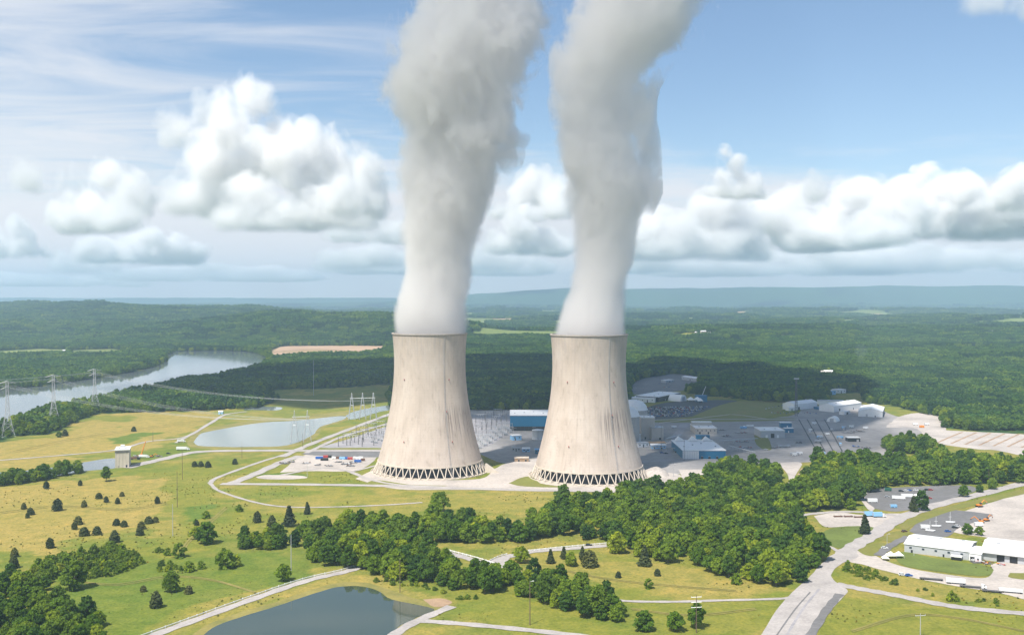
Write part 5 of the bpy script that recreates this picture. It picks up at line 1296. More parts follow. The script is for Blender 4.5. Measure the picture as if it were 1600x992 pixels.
mb = MB(); mb.box(L_ * .35, L_ * .6, 12, 18, 20.4, 23.5, M['white_paint']); mb.box(L_ * .33, L_ * .62, 11.6, 18.4, 23.5, 23.9, M['white_roof']); mb.build("penthouse", t)
building("lake_shed", "tiny blue shed where the levee path meets the wood", "shed", (341, 647), (348, 647), 5, 4, 'lightblue', 'white_roof', 'gable', 1.4, ((.5, 1.2, 2.2, 'dark'),), 0)
for k, (a, b, lab) in enumerate(((((118, 590), (129, 589.6)), None, "reddish boathouse on the far river bank, alone"), (((204, 575), (212, 574.6)), None, "pale boathouse on the far bank, left of the next two"), (((215, 573), (222, 572.5)), None, "pale boathouse on the far bank, middle of three"), (((228, 572), (238, 571.4)), None, "pale boathouse on the far bank, right of three"), (((352, 546.5), (359, 546.2)), None, "orange-roofed house on the far shore at the river bend"), (((98, 550), (105, 549.8)), None, "white barn at the pale field beyond the river"))):
    building("shore_house", lab, "house", a[0], a[1], 9, 5, 'white_paint' if k != 0 else 'red', ('red', 'white_roof', 'tan_clad', 'white_roof', 'orange', 'white_roof')[k], 'gable', 2.5, ((.5, 1.5, 2.4, 'dark'),), 2)
for k, (x, y) in enumerate(((1030, 519), (1052, 520), (1096, 521), (1108, 523), (690, 560), (521, 557), (1258, 520), (1243, 520), (1090, 522), (1475, 518), (1552, 520), (880, 506), (1270, 586), (1296, 586), (1303, 585))):
    p = G(x, y); w = 14 + (k * 5) % 12
    if p.y > 2600: pass
    z = float(terrain(p.x, p.y)); t = empty("farm_house", (p.x, p.y, z), "pale farmhouse far off among the trees beyond the plant, one of a scatter", "house", "farmhouses far off in the woods", .2 * k)
    mb = MB(); mb.box(0, w, 0, 10, -1, 8, M['tan_clad']); mb.box(w * .2, w * .2 + 2, -.1, 0, 4, 7, M['glass']); mb.build("wall", t)
    mb = MB(); mb.add([(-.5, -.5, 8), (-.5, 10.5, 8), (-.5, 5, 11), (w + .5, -.5, 8), (w + .5, 10.5, 8), (w + .5, 5, 11)], [(0, 1, 2), (3, 5, 4), (0, 2, 5, 3), (1, 4, 5, 2), (0, 3, 4, 1)], M['tan_clad' if k % 2 else 'white_roof']); mb.build("roof", t)

# heap of pale spoil beside the tower
mb = MB(); v, f = [], []
for i in range(13):
    for j in range(17):
        x, y = (j / 16 - .5) * 30, (i / 12 - .5) * 34; e = max(0, 1 - (x / 15) ** 2 - (y / 17) ** 2)
        v.append((x, y, -.2 + 8.5 * e ** .6 * (.75 + .5 * float(fbm(x / 7 + 3, y / 7, 161, 3)))))
f = [(i * 17 + j, i * 17 + j + 1, (i + 1) * 17 + j + 1, (i + 1) * 17 + j) for i in range(12) for j in range(16)]
mb.add(v, f, M['gravel']); tag(mb.build("spoil_heap", None, True, G(1024, 742)), "pale rounded heap of spoil at the right foot of the tower beside the reactors", "spoil heap")

# tents
def hoop(a, b, depth, label):
    A, L, rz = frame_of(a, b); t = empty("hoop_tent", A, label, "tent", "white tents", rz); mb = MB()
    mb.prism([(L / 2 - L / 2 * math.cos(k * math.pi / 10), L * .52 * math.sin(k * math.pi / 10)) for k in range(11)], 0, depth, M['canvas'])
    for y in np.linspace(0, depth, 5): mb.prism([(L / 2 - (L / 2 + .15) * math.cos(k * math.pi / 10), (L * .52 + .15) * math.sin(k * math.pi / 10)) for k in range(11)], y - .15, y + .15, M['canvas'])
    mb.build("cover", t); mb = MB(); mb.box(L * .3, L * .7, -.3, -.17, 0, L * .36, M['grey_clad']); mb.build("door", t)
hoop((1292, 658.5), (1307, 659.5), 18, "white hoop tent in the plant yard before the middle warehouse")
hoop((1063, 627.5), (1073, 626), 26, "long white hoop tent just right of the sprawling office")
def peaked(p, w, h, label, group="white tents", peaks=1):
    p = G(*p); t = empty("peaked_tent", p, label, "tent", group, rng.uniform(-.2, .2)); mb = MB()
    for k in range(peaks):
        x = k * w
        mb.add([(x, 0, h * .45), (x + w, 0, h * .45), (x + w, w, h * .45), (x, w, h * .45), (x + w / 2 - .3, w / 2, h), (x + w / 2 + .3, w / 2, h)], [(0, 1, 5, 4), (1, 2, 5), (2, 3, 4, 5), (3, 0, 4), (0, 3, 2, 1)], M['canvas'])
        for dx in (0, w):
            for dy in (0, w): mb.beam((x + dx, dy, 0), (x + dx, dy, h * .45), .12, M['steel'])
    mb.build("cover", t)
peaked((1076, 629), 13, 10, "twin peaked white tent left of the blue hall's foot", peaks=2)
peaked((1091, 630), 10, 9, "smaller peaked white tent at the foot of the blue hall")
peaked((1388, 873), 6, 5, "double white gazebo on the gravel before the long workshop", "white gazebos", 2)
peaked((1379, 876), 5, 4, "small white gazebo left of the double one on the gravel", "white gazebos")
peaked((1433, 779), 8, 5, "white marquee on the right hand car park", "white gazebos")

# tanks
def tank(px, py, r, h, label):
    t = empty("storage_tank", G(px, py), label, "tank", "storage tanks"); mb = MB(); mb.lathe([(r, -.2), (r, h), (r + .15, h), (r + .15, h + .3), (r * .5, h + 1.0), (.2, h + 1.3)], M['white_paint'], 32, True); mb.build("shell", t, True)
    mb = MB()
    for z in np.arange(.5, h, .8): mb.box(-.4, .4, -r - .35, -r - .25, z, z + .1, M['steel'])
    for x in (-.4, .4): mb.box(x - .05, x + .05, -r - .36, -r - .05, 0, h + .8, M['steel'])
    mb.build("ladder", t)
tank(840.5, 686, 8, 12.5, "wide white storage tank beside the blue hall between the towers")
tank(835, 672, 4, 9, "small grey-white tank, left of a pair behind the wide tank")
tank(842.5, 672, 4, 9, "small grey-white tank, right of a pair behind the wide tank")
tank(997, 690, 3.5, 10, "slim white tank tucked against the right flank of a tower")

# ------------------------------------------------------------------ vehicles
CARM = {}
def car_mesh(paint_name):
    if paint_name in CARM: return CARM[paint_name]
    mb = MB(); P_ = M[paint_name]
    mb.prism([(-2.2, .35), (2.2, .35), (2.25, .75), (1.2, .95), (-2.2, 1.0)], -.88, .88, P_)
    mb.add([(-1.95, -.8, .98), (1.1, -.8, .95), (1.1, .8, .95), (-1.95, .8, .98), (-1.5, -.65, 1.5), (.35, -.65, 1.5), (.35, .65, 1.5), (-1.5, .65, 1.5)], [(0, 1, 5, 4), (1, 2, 6, 5), (2, 3, 7, 6), (3, 0, 4, 7)], M['glass'])
    mb.add([(-1.55, -.68, 1.5), (.4, -.68, 1.5), (.4, .68, 1.5), (-1.55, .68, 1.5), (-1.5, -.6, 1.56), (.3, -.6, 1.56), (.3, .6, 1.56), (-1.5, .6, 1.56)], [(0, 1, 5, 4), (1, 2, 6, 5), (2, 3, 7, 6), (3, 0, 4, 7), (4, 5, 6, 7)], P_)
    for x in (-1.35, 1.4):
        for y in (-.92, .74): mb.beam((x, y, .33), (x, y + .18, .33), .33, M['rubber'], 10)
    me = bpy.data.meshes.new("parked_car"); me.from_pydata(mb.v, [], mb.f)
    for m_ in mb.mats: me.materials.append(m_)
    me.polygons.foreach_set("material_index", mb.m); CARM[paint_name] = me; return me
def car(p, paint_name, rz, label, group, name="parked_car", cat="car", s=1.0):
    o = link(name, car_mesh(paint_name), None, (p.x, p.y, .18), rz); o.scale = (s,) * 3; return tag(o, label, cat, group)
PAL = ['white_paint', 'white_paint', 'silver', 'silver', 'black', 'blue', 'red', 'black', 'steel', 'blue']
CN = {'white_paint': 'white', 'silver': 'silver', 'black': 'black', 'blue': 'blue', 'red': 'red', 'steel': 'grey'}
ROWN = ("nearest", "second", "third", "fourth", "fifth", "sixth", "seventh", "eighth", "farthest")
for r_i in range(9):
    y0 = 651 - r_i * 1.75; A, B = G(1009 + r_i * .4, y0), G(1074 + r_i * 4.5, y0 - 1.2); n = int((B - A).length / 3.05)
    for k in range(n):
        if rng.uniform() < .2: continue
        c_ = PAL[int(rng.integers(0, 10))]; p = A.lerp(B, k / n)
        car(p, c_, math.pi / 2 + rng.uniform(-.06, .06), "%s car in the %s row of the full car park behind the reactors" % (CN[c_], ROWN[r_i]), "cars in the full car park", s=1.08)
for r_i, (x0, y0, x1, y1) in enumerate(((988, 612, 1046, 611), (990, 606, 1060, 605), (1030, 600, 1085, 601))):
    A, B = G(x0, y0), G(x1, y1); n = int((B - A).length / 5)
    for k in range(n):
        if rng.uniform() < .72: continue
        c_ = PAL[int(rng.integers(0, 10))]; car(A.lerp(B, k / n), c_, math.pi / 2, "%s car in the %s row of the half empty upper car park" % (CN[c_], ("nearest", "middle", "farthest")[r_i]), "cars in the upper car park")
for k in range(8): car(G(1197 + k * 5, 639 - k * 1.0), PAL[k], R(60), "%s car in the slanting line along the grass left of the warehouses" % CN[PAL[k]], "cars along the grass by the warehouses")
for k in range(16):
    if k != 7: car(G(1206 + k * 4.6, 645 + (k % 2) * 1.5), PAL[(k * 3) % 10], R(80), "%s car on the plant side of the warehouses" % CN[PAL[(k * 3) % 10]], "cars before the warehouses")
for px, py, c_, lab in ((1410, 899, 'white_paint', "white car on the gravel before the verge, left of a blue one"), (1420, 900, 'blue', "blue car on the gravel before the verge, right of a white one"), (1481, 831, 'blue', "dark blue pickup behind the long white workshop"), (1492, 825, 'black', "black car behind the long white workshop beside the blue pickup"), (1496, 823, 'white_paint', "white car behind the long white workshop, farthest from it"), (1382, 857, 'white_paint', "white car on the drive between the small lawns"), (1413, 831, 'brown', "brown car at the corner of the long workshop"), (1408, 768, 'black', "black car first in the line at the back of the right hand car park"), (1416, 767.5, 'white_paint', "white car second in the line at the back of the right hand car park"), (1421, 767, 'blue', "blue car third in the line at the back of the right hand car park"), (1431, 766.5, 'white_paint', "white car fourth in the line at the back of the right hand car park"), (1448, 766, 'black', "black car fifth in the line at the back of the right hand car park"), (1454, 766, 'red', "red car last in the line at the back of the right hand car park"),
    (1452, 779, 'red', "red car beside the white marquee"), (920, 852.5, 'black', "dark car on the hill road just before the wood"), (263, 709, 'black', "dark car on the dam road near the intake house"), (1034, 708, 'blue', "blue car on the asphalt right of the tower"), (1041, 709, 'black', "black car on the asphalt right of the tower"), (1058, 707, 'black', "black car at the left corner of the half white half blue building"), (1386, 777, 'silver', "lone silver car in the middle of the right hand car park"), (1197, 703, 'white_paint', "white car on the plant yard near the sunlit dirt path")):
    car(G(px, py), c_, rng.uniform(-.4, .4), lab, None, "parked_car", "car", 1.15)

def van_truck(name, label, cat, p, L, w, h, body, rz, cab=None, group=None, flat=False, z0=1.1):
    t = empty(name, (p.x, p.y, .15), label, cat, group, rz); mb = MB()
    if flat:
        mb.box(-L / 2, L / 2, -w / 2, w / 2, z0 - .1, z0 + .15, M[body]); mb.box(-L / 2, L / 2, -.5, -.3, z0 - .5, z0 - .1, M['steel_dark']); mb.box(-L / 2, L / 2, .3, .5, z0 - .5, z0 - .1, M['steel_dark'])
    else:
        mb.box(-L / 2, L / 2, -w / 2, w / 2, z0, z0 + h, M[body])
        for k in range(int(L / 1.2)): mb.box(-L / 2 + k * 1.2 + .1, -L / 2 + k * 1.2 + .25, -w / 2 - .05, w / 2 + .05, z0 + .05, z0 + h - .05, M[body])
        mb.box(-L / 2 - .06, -L / 2, -w / 2 + .15, w / 2 - .15, z0 + .15, z0 + h - .15, M['steel'])
    mb.build("load_bed" if flat else "box_body", t)
    if cab:
        mb = MB(); x = L / 2 + .3; mb.prism([(x, .5), (x + 3.2, .5), (x + 3.3, 1.6), (x + 2.3, 2.0), (x + 1.9, 3.0), (x, 3.1)], -1.15, 1.15, M[cab]); mb.box(x + 1.5, x + 2.2, -1.18, 1.18, 2.05, 2.7, M['glass']); mb.build("cab", t)
    for x in [-L / 2 + 1.2, -L / 2 + 2.4] + ([L / 2 + 2.2] if cab else [L / 2 - 1.0]):
        for y in (-w / 2, w / 2 - .3):
            mb = MB(); mb.beam((x, y, .5), (x, y + .3, .5), .5, M['rubber'], 12); mb.build("wheel", t)
    return t
sl = -.32
van_truck("flatbed_trailer", "long dark empty flatbed at the left end of the parked line on the work yard", "trailer", G(1455, 906), 15, 2.5, 1, 'steel_dark', sl, None, "parked trailers", True)
van_truck("box_trailer", "long white box trailer behind the first dark flatbed of the line", "trailer", G(1493, 912), 12, 2.5, 2.6, 'white_paint', sl, None, "parked trailers")
van_truck("flatbed_truck", "flatbed truck with white cab in the middle of the parked line", "truck", G(1516, 918), 13, 2.5, 1, 'steel_dark', sl, 'white_paint', "parked trailers", True)
van_truck("flatbed_trailer", "dark flatbed just right of the white-cabbed truck in the line", "trailer", G(1550, 925), 12, 2.5, 1, 'steel_dark', sl, None, "parked trailers", True)
van_truck("box_trailer", "last white trailer at the right end of the parked line", "trailer", G(1579, 926), 14, 2.5, 1.6, 'white_paint', sl, None, "parked trailers")
van_truck("box_trailer", "pale blue box trailer, left of two on the gravel by the junction", "trailer", G(1357, 807), 8, 2.6, 3.4, 'lightblue', .05, None, "pale blue trailers")
van_truck("box_truck", "pale blue box truck with white cab on the gravel by the junction", "truck", G(1371, 808), 8, 2.6, 3.4, 'lightblue', .05, 'white_paint', "pale blue trailers")
for k, (px, py, lab) in enumerate(((1310, 808, "rusty pipe rack on the gravel, left of three"), (1326, 808, "rusty pipe rack on the gravel, middle of three"), (1342, 809, "rusty pipe rack on the gravel beside the blue trailers"))):
    p = G(px, py); t = empty("pipe_rack", p, lab, "pipe rack", "pipe racks", .05); mb = MB()
    for j in range(5): mb.beam((-4, j * .5, .8 + (j % 2) * .3), (4, j * .5, .8 + (j % 2) * .3), .22, M['brown'], 7)
    mb.build("pipe_bundle", t)
    for x in (-3, 3): mb = MB(); mb.box(x - .15, x + .15, -.3, 2.4, 0, .6, M['steel_dark']); mb.box(x - .15, x + .15, -.3, -.1, .6, 1.8, M['steel_dark']); mb.box(x - .15, x + .15, 2.2, 2.4, .6, 1.8, M['steel_dark']); mb.build("support", t)
van_truck("coach", "white coach parked on the right hand car park", "coach", G(1404, 780), 12, 2.6, 2.7, 'white_paint', -.25, None, "white coaches", z0=.6)
van_truck("coach", "second white coach, behind the first on the right hand car park", "coach", G(1417, 777), 11, 2.6, 2.7, 'white_paint', -.1, None, "white coaches", z0=.6)
van_truck("site_trailer", "white site trailer at the left kerb of the right hand car park", "trailer", G(1363, 785), 9, 3, 3, 'white_paint', 0, None, z0=.7)
van_truck("green_container", "dark green container at the back of the right hand car park", "container", G(1387, 767), 7, 2.6, 2.8, 'green', 0, None, z0=.4)
van_truck("blue_container", "pale blue skip at the front kerb of the right hand car park", "container", G(1396, 793), 6, 2.6, 2.4, 'lightblue', 0, None, z0=.4)
van_truck("tank_lorry", "large white lorry on the dam road by the lagoon corner", "truck", G(284, 703), 13, 3, 3, 'white_paint', 0, 'white_paint')
van_truck("tank_lorry", "white lorry near the water's corner behind the dam road", "truck", G(281, 691), 7, 2.6, 2.6, 'white_paint', .3, 'white_paint')
van_truck("site_truck", "white truck beside the crane at the intake house", "truck", G(223, 715), 9, 2.6, 2.5, 'white_paint', 0, 'white_paint')
van_truck("site_truck", "brown-bedded truck between the intake house and the crane", "truck", G(209, 718), 8, 2.6, 2.2, 'brown', 0, 'black')
# containers on the laydown yard
for px, py, L, c_, lab in ((499, 717, 9, 'blue', "blue container at the left end of the laydown row"), (509, 715, 6, 'red', "faded red container second in the laydown row"), (507, 719.5, 9, 'black', "long dark container in front of the laydown row"), (515.5, 715, 4, 'black', "small dark container third in the laydown row"), (522, 717, 5, 'white_paint', "white container left of a dull red one in the laydown row"), (527, 717, 6, 'brown', "dull red container in the middle of the laydown row"), (535, 717.5, 7, 'lightblue', "pale blue container in the laydown row"), (541, 717.5, 4, 'blue', "dark blue container between the pale blue and red ones"), (547, 718, 6, 'red', "bright red container in the laydown row"), (556, 717, 6, 'white_paint', "white container right of the bright red one"), (562, 717, 8, 'white_paint', "last white container in the laydown row, nearest the tower"), (567, 720, 5, 'brown', "brown container at the end before the tower"), (559, 722, 8, 'blue', "blue container in front of the white ones by the tower")):
    van_truck("shipping_container", lab, "container", G(px, py), L, 2.6, 2.8, c_, rng.uniform(-.1, .1), None, "laydown containers", z0=.1)
def rubble(name, label, cat, px, py, w, mats, seed, group):
    r_ = random.Random(seed); mb = MB()
    for k in range(16):
        x, y = r_.uniform(-w, w), r_.uniform(-w * .8, w * .8); L = r_.uniform(1, 3.5); a = r_.uniform(0, 6.28); z = r_.uniform(.2, 1.6)
        mb.beam((x, y, z), (x + L * math.cos(a), y + L * math.sin(a), z + r_.uniform(-.2, .5)), r_.uniform(.15, .5), M[r_.choice(mats)], 4)
    mb.box(-w, w, -w * .8, w * .8, -.1, .35, M['steel_dark'])
    o = mb.build(name, None, False, G(px, py)); return tag(o, label, cat, group)
for k, (px, py, w, lab) in enumerate(((445, 724, 5, "heap of scrap steel at the left end of the laydown yard"), (456, 722, 3, "smaller scrap heap right of the leftmost one"), (478, 724, 4, "low stack of steel beams in the middle of the laydown yard"), (497, 727, 3, "little stack of timber at the front of the laydown yard"), (515, 728, 4, "stack of parts below the dark container"), (529, 722, 4, "pile of reddish parts in front of the containers"), (541, 725, 6, "large grey pile of scaffold tubes before the red container"), (548, 728, 5, "grey pile of scaffold tubes at the road edge"), (552, 723, 5, "pile of cable drums under the white containers"), (213, 713, 3, "pile of pipes at the wall of the intake house"), (248, 713, 4, "stack of steel on the dam road right of the crane"))):
    rubble("material_stack", lab, "stack", px, py, w, ['steel', 'steel_dark', 'brown', 'grey_clad'] + (['red'] if k == 5 else []), k, "material stacks")
def excavator(px, py, rz, label, s=1.0):
    t = empty("excavator", G(px, py), label, "excavator", "orange machines", rz); t.scale = (s,) * 3
    mb = MB(); mb.box(-1.6, 1.4, -1.1, 1.1, 1.1, 2.0, M['orange']); mb.build("body", t)
    mb = MB(); mb.prism([(.2, 2.01), (1.4, 2.01), (1.3, 3.0), (.4, 3.1)], -1.0, .1, M['glass']); mb.build("cab", t)
    mb = MB(); mb.beam((1.2, .5, 1.8), (4.2, .5, 4.4), .3, M['orange']); mb.beam((4.2, .5, 4.4), (6.8, .5, 2.6), .24, M['orange']); mb.beam((6.8, .5, 2.6), (6.3, .5, 1.6), .45, M['steel_dark']); mb.build("arm", t)
    for y in (-1.4, .9): mb = MB(); mb.prism([(-1.9, .1), (1.9, .1), (2.2, .5), (1.8, 1.0), (-1.8, 1.0), (-2.2, .5)], y, y + .55, M['rubber']); mb.build("track", t)
excavator(1530, 792, .3, "orange excavator on the pale gravel above the asphalt lot", 1.4)
excavator(1533, 817, 2.6, "orange excavator, lower left of a pair beside the parked lot", 1.2)
excavator(1541, 814, .4, "orange excavator, upper right of a pair beside the parked lot", 1.2)
excavator(237, 714, 0, "orange digger behind the white truck on the dam road")
def crane(px, py, rz, L, el, label, c_='orange'):
    t = empty("mobile_crane", G(px, py), label, "crane", "mobile cranes", rz); mb = MB(); mb.box(-4, 4, -1.3, 1.3, 1, 1.8, M[c_]); mb.build("chassis", t); mb = MB(); mb.box(-1.5, 1.2, -1.2, 1.2, 1.82, 3.4, M[c_]); mb.build("cab", t)
    mb = MB(); q = Vector((math.cos(el) * L, 0, 3 + math.sin(el) * L)); mb.beam((0, 0, 3), q, .7, M[c_], 4, .4); mb.beam(q, q + Vector((.2, 0, -L * .3)), .06, M['steel_dark']); mb.build("boom", t)
    for x in (-3, -1, 1, 3):
        for y in (-1.4, 1.1): mb = MB(); mb.beam((x, y, .6), (x, y + .3, .6), .6, M['rubber'], 10); mb.build("wheel", t)
crane(221, 713, R(15), 16, R(72), "orange mobile crane with raised boom beside the intake house")
crane(1095, 626, R(20), 26, R(66), "white mobile crane leaning over the blue hall", 'white_paint')
def light_mast(px, py, h, label):
    t = empty("mast_trailer", G(px, py), label, "mast trailer", "white mast trailers behind the workshop", rng.uniform(-.5, .5)); mb = MB(); mb.prism([(-3.4, .7), (2.6, .7), (4.2, 1.5), (-3.4, 1.6)], -1.1, 1.1, M['white_paint']); mb.build("hull", t)
    mb = MB(); mb.beam((0, 0, 1.5), (0, 0, h), .16, M['white_paint'], 6, .1); mb.beam((-1.4, 0, h * .55), (1.4, 0, h * .55), .1, M['white_paint']); mb.build("mast", t)
    mb = MB(); mb.box(-2.5, 2.5, -.9, .9, .35, .6, M['steel']); mb.build("trailer_bed", t)
light_mast(1453, 830, 9, "white boat-like mast trailer nearest the workshop roof")
light_mast(1462.5, 823, 9, "white boat-like mast trailer in the middle of three")
light_mast(1484.5, 817, 10, "white boat-like mast trailer with the tallest mast, right of three")
rubble("pallet_stack", "pile of red and white parts by the link between the workshops", "stack", 1526, 878, 4, ['red', 'white_paint', 'steel'], 71, "stacks at the workshop doors")
rubble("pallet_stack", "pile of brown parts before the workshop's first dark door", "stack", 1542, 880, 3, ['brown', 'orange', 'steel'], 72, "stacks at the workshop doors")
rubble("pallet_stack", "pile of orange parts between the workshop's dark doors", "stack", 1565, 882, 2.5, ['orange', 'red', 'steel'], 73, "stacks at the workshop doors")
for k, (px, py, lab) in enumerate(((1445, 826, "white skip behind the workshop roof, left of the masts"), (1523, 832, "white crate between the two green trees behind the workshop"), (1529, 822, "white cabin on the gravel behind the workshop"), (1430, 664, "white silo trailer on the bright gravel by the striped yard"), (1448, 664, "white tarpaulined load right of the silo trailer"), (1440, 668, "orange skip in front of the silo trailer"), (1272, 663, "white trailer beside the rail lines"), (1330, 668, "white tank trailer among the yard stores"), (1352, 670, "white tank trailer right of the yard stores"))):
    van_truck("site_cabin", lab, "cabin" if 'cabin' in lab else "trailer", G(px, py), 7, 2.8, 2.8, 'orange' if 'orange' in lab else 'white_paint', rng.uniform(-.2, .2), None, "white cabins and trailers", z0=.5)
for k, (px, py, w, lab) in enumerate(((1312, 672, 8, "stack of steel left of the tank trailers in the yard stores"), (1325, 676, 8, "stack of steel in the middle of the yard stores"), (1340, 674, 9, "stack of steel right of the tank trailers"), (1355, 700, 5, "small stack of parts by the dark pine clump"), (1337, 698, 4, "blue and green parts near the canopy shed"), (1160, 690, 8, "reddish stack along the plant road"), (1166, 700, 8, "second reddish stack along the plant road"), (1157, 676, 8, "third reddish stack, farthest along the plant road"), (1136, 682, 6, "grey stack right of the two-tier block"), (1128, 672, 5, "grey stack behind the two-tier block"), (1210, 700, 4, "low dark stack on the plant yard"), (1248, 692, 4, "loose boards on the plant yard by the rails"))):
    rubble("yard_stack", lab, "stack", px, py, w, (['blue', 'green', 'steel'] if k == 4 else ['brown', 'red', 'steel'] if 5 <= k <= 7 else ['steel', 'steel_dark', 'grey_clad', 'brown']), 100 + k, "stacks in the plant yard")

# ------------------------------------------------------------------ electricity
def xwire(name, a, b, sag, label, group, r=.075):
    mb = MB(); n = 14; P_ = [a.lerp(b, k / n) - Vector((0, 0, sag * (1 - (2 * k / n - 1) ** 2))) for k in range(n + 1)]
    for p, q in zip(P_, P_[1:]): mb.beam(p, q, r, M['steel'], 3)
    return tag(mb.build(name), label, "power line", group)
def pylon(px, py, H, label):
    p = G(px, py); t = empty("lattice_pylon", p, label, "pylon", "lattice pylons on the river bank", R(35)); mb = MB(); S = M['steel']; lv = [(0, 8.5), (9, 6.6), (18, 5.0), (26, 3.4), (34, 2.4), (42, 2.0), (50, 1.8), (58, 1.7), (H, 1.6)]
    for (z0, a), (z1, b) in zip(lv, lv[1:]):
        c0 = [(-a, -a, z0), (a, -a, z0), (a, a, z0), (-a, a, z0)]; c1 = [(-b, -b, z1), (b, -b, z1), (b, b, z1), (-b, b, z1)]
        for k in range(4):
            mb.beam(c0[k], c1[k], .22, S); mb.beam(c0[k], c1[(k + 1) % 4], .12, S); mb.beam(c0[(k + 1) % 4], c1[k], .12, S); mb.beam(c1[k], c1[(k + 1) % 4], .16, S)
    mb.build("tower_body", t)
    for z, w in ((H - 2, 11), (H - 10, 9)):
        mb = MB()
        for y in (-1.5, 1.5): mb.beam((-w, 0, z), (w, 0, z), .2, S); mb.beam((-w, 0, z), (0, y, z + 3.4), .2, S); mb.beam((w, 0, z), (0, y, z + 3.4), .2, S); mb.beam((-w * .5, 0, z), (-w * .5, y * .5, z + 1.7), .15, S); mb.beam((w * .5, 0, z), (w * .5, y * .5, z + 1.7), .15, S)
        for x in (-w, -w * .55, w * .55, w): mb.beam((x, 0, z), (x, 0, z - 2.6), .16, M['steel_dark'])
        mb.build("crossarm", t)
    return p, H
PY = [pylon(148, 643, 71, "lattice pylon on the river bank, farthest right of the three"), pylon(84, 664, 75, "lattice pylon on the river bank, middle of the three"), pylon(12, 682, 76, "lattice pylon on the river bank at the left edge")]
def gantry(px, py, H, n, label, rz):
    p = G(px, py); t = empty("line_gantry", p, label, "line gantry", "white A-frame line gantries", rz)
    for k in range(n):
        for s_ in (-1, 1):
            mb = MB(); x = k * 17.0
            mb.beam((x + s_ * 5.2, 0, 0), (x, 0, H), .45, M['silver'], 5, .28); mb.build("leg", t)
            mb = MB(); mb.beam((x + s_ * 5.2, 8, 0), (x, 8, H * .97), .45, M['silver'], 5, .28); mb.build("leg", t)
        mb = MB(); mb.beam((x, -.5, H - .5), (x, 8.5, H - .5), .4, M['white_paint']); mb.beam((x - 2.4, 0, H * .54), (x + 2.4, 0, H * .54), .25, M['white_paint']); mb.beam((x - 2.4, 8, H * .54), (x + 2.4, 8, H * .54), .25, M['white_paint']); mb.build("crosspiece", t)
    mb = MB(); mb.beam((-3, 4, H * .8), ((n - 1) * 17 + 3, 4, H * .8), .35, M['white_paint']); mb.build("beam", t)
    return p
GA = gantry(460, 691, 42, 2, "white A-frame gantry on the lagoon bank, nearest the dam road", R(12))
GB = gantry(550, 656, 42, 3, "white triple A-frame gantry farther along the lagoon, behind the near one", R(14))
k = 0
WORDS = ["lowest", "second", "third", "fourth", "fifth", "sixth", "seventh", "eighth"]
for i, (p, H) in enumerate(PY):
    for j, dx in enumerate((-9, -3.5, 3.5, 9)):
        a = p + Vector((dx, 0, H - 5)); b = (GA if i > 0 else GB) + Vector((4 + j * 9, 4, 30))
        xwire("power_line", a, b, 14, "%s sagging wire from the %s river pylon to the A-frame gantries" % (WORDS[j], ("right hand", "middle", "left edge")[i]), "wires from the river pylons")
        c_ = p + Vector((-900 + dx, 260 + 40 * i, H - 18)); xwire("power_line", a, c_, 22, "%s wire running left over the river from the %s pylon" % (WORDS[j], ("right hand", "middle", "left edge")[i]), "wires over the river")
def pole(px, py, H, label, arms=0, mat='wood', r=.3, lamp=False, name="power_pole", cat="pole", group="poles"):
    t = empty(name, G(px, py), label, cat, group, R(10)); mb = MB(); mb.beam((0, 0, -.5), (0, 0, H), r, M[mat], 8, r * .6); mb.build("shaft", t)
    for k in range(arms):
        mb = MB(); z = H - 1.2 - k * 3; mb.beam((-3.2, 0, z), (3.2, 0, z), .2, M['steel' if mat == 'steel' else 'canvas'])
        for x in (-3, 0, 3): mb.beam((x, 0, z), (x, 0, z + .7), .14, M['grey_clad'])
        mb.build("crossarm", t)
    if lamp: mb = MB(); mb.beam((0, 0, H - .2), (1.8, 0, H + .2), .12, M['steel']); mb.box(1.4, 2.4, -.3, .3, H + .1, H + .35, M['white_paint']); mb.build("lamp_head", t)
    return t
pole(285, 749, 32, "tall dark pole farthest up the line on the left meadow"); pole(277, 792, 33, "tall dark pole in the middle of the line on the left meadow")
pole(270, 837, 26, "pale lower pole nearest in the line on the left meadow", 0, 'steel'); pole(455, 894, 27, "tall bare silver pole on the lawn above the pond road", 0, 'steel', .32)
pole(625, 925, 22, "brown pole at the edge of the narrow pond wood", 0); pole(828, 976, 26, "tall brown pole casting a thin shadow on the lawn by the pond", 0, 'wood', .34, True)
pole(1088, 988, 22, "brown power pole with white crossarms on the mown lawn", 3); pole(1438, 996, 14, "steel pole with crossarms on the bottom right lawn", 1, 'steel')
pole(378, 716, 20, "dark pole beside the dam road at the lagoon's near shore"); pole(473, 698, 18, "dark pole at the foot of the near A-frame gantry"); pole(239, 690, 14, "short pole beside the levee path")
pole(1033, 705, 34, "tall dark lamp mast right of the tower beside the reactors", 0, 'steel_dark', .3); pole(1069, 719, 24, "dark mast before the white half of the service building", 0, 'steel_dark'); pole(1052, 745, 14, "white floodlight mast by the bright apron", 0, 'steel', .3, True)
pole(480, 746, 13, "white lamp pole on the tower lawn", 0, 'steel', .25, True); pole(1545, 757, 16, "pole at the wood's edge above the car park")
pole(1428, 868, 9, "white lamp pole on the lawn of the long workshop", 0, 'steel', .2, True); pole(1386, 850, 8, "white sign pole on the small lawn by the drive", 0, 'steel', .2, True)
pole(490, 618, 70, "thin guyed radio mast rising from the dark wood left of the towers", 0, 'steel', .5, False, "radio_mast", "mast", "masts")
t = empty("lattice_mast", G(1244, 650), "tall lattice communication mast at the left warehouse", "mast", "masts"); mb = MB(); S = M['steel_dark']; zz_ = np.arange(0, 64, 4.0)
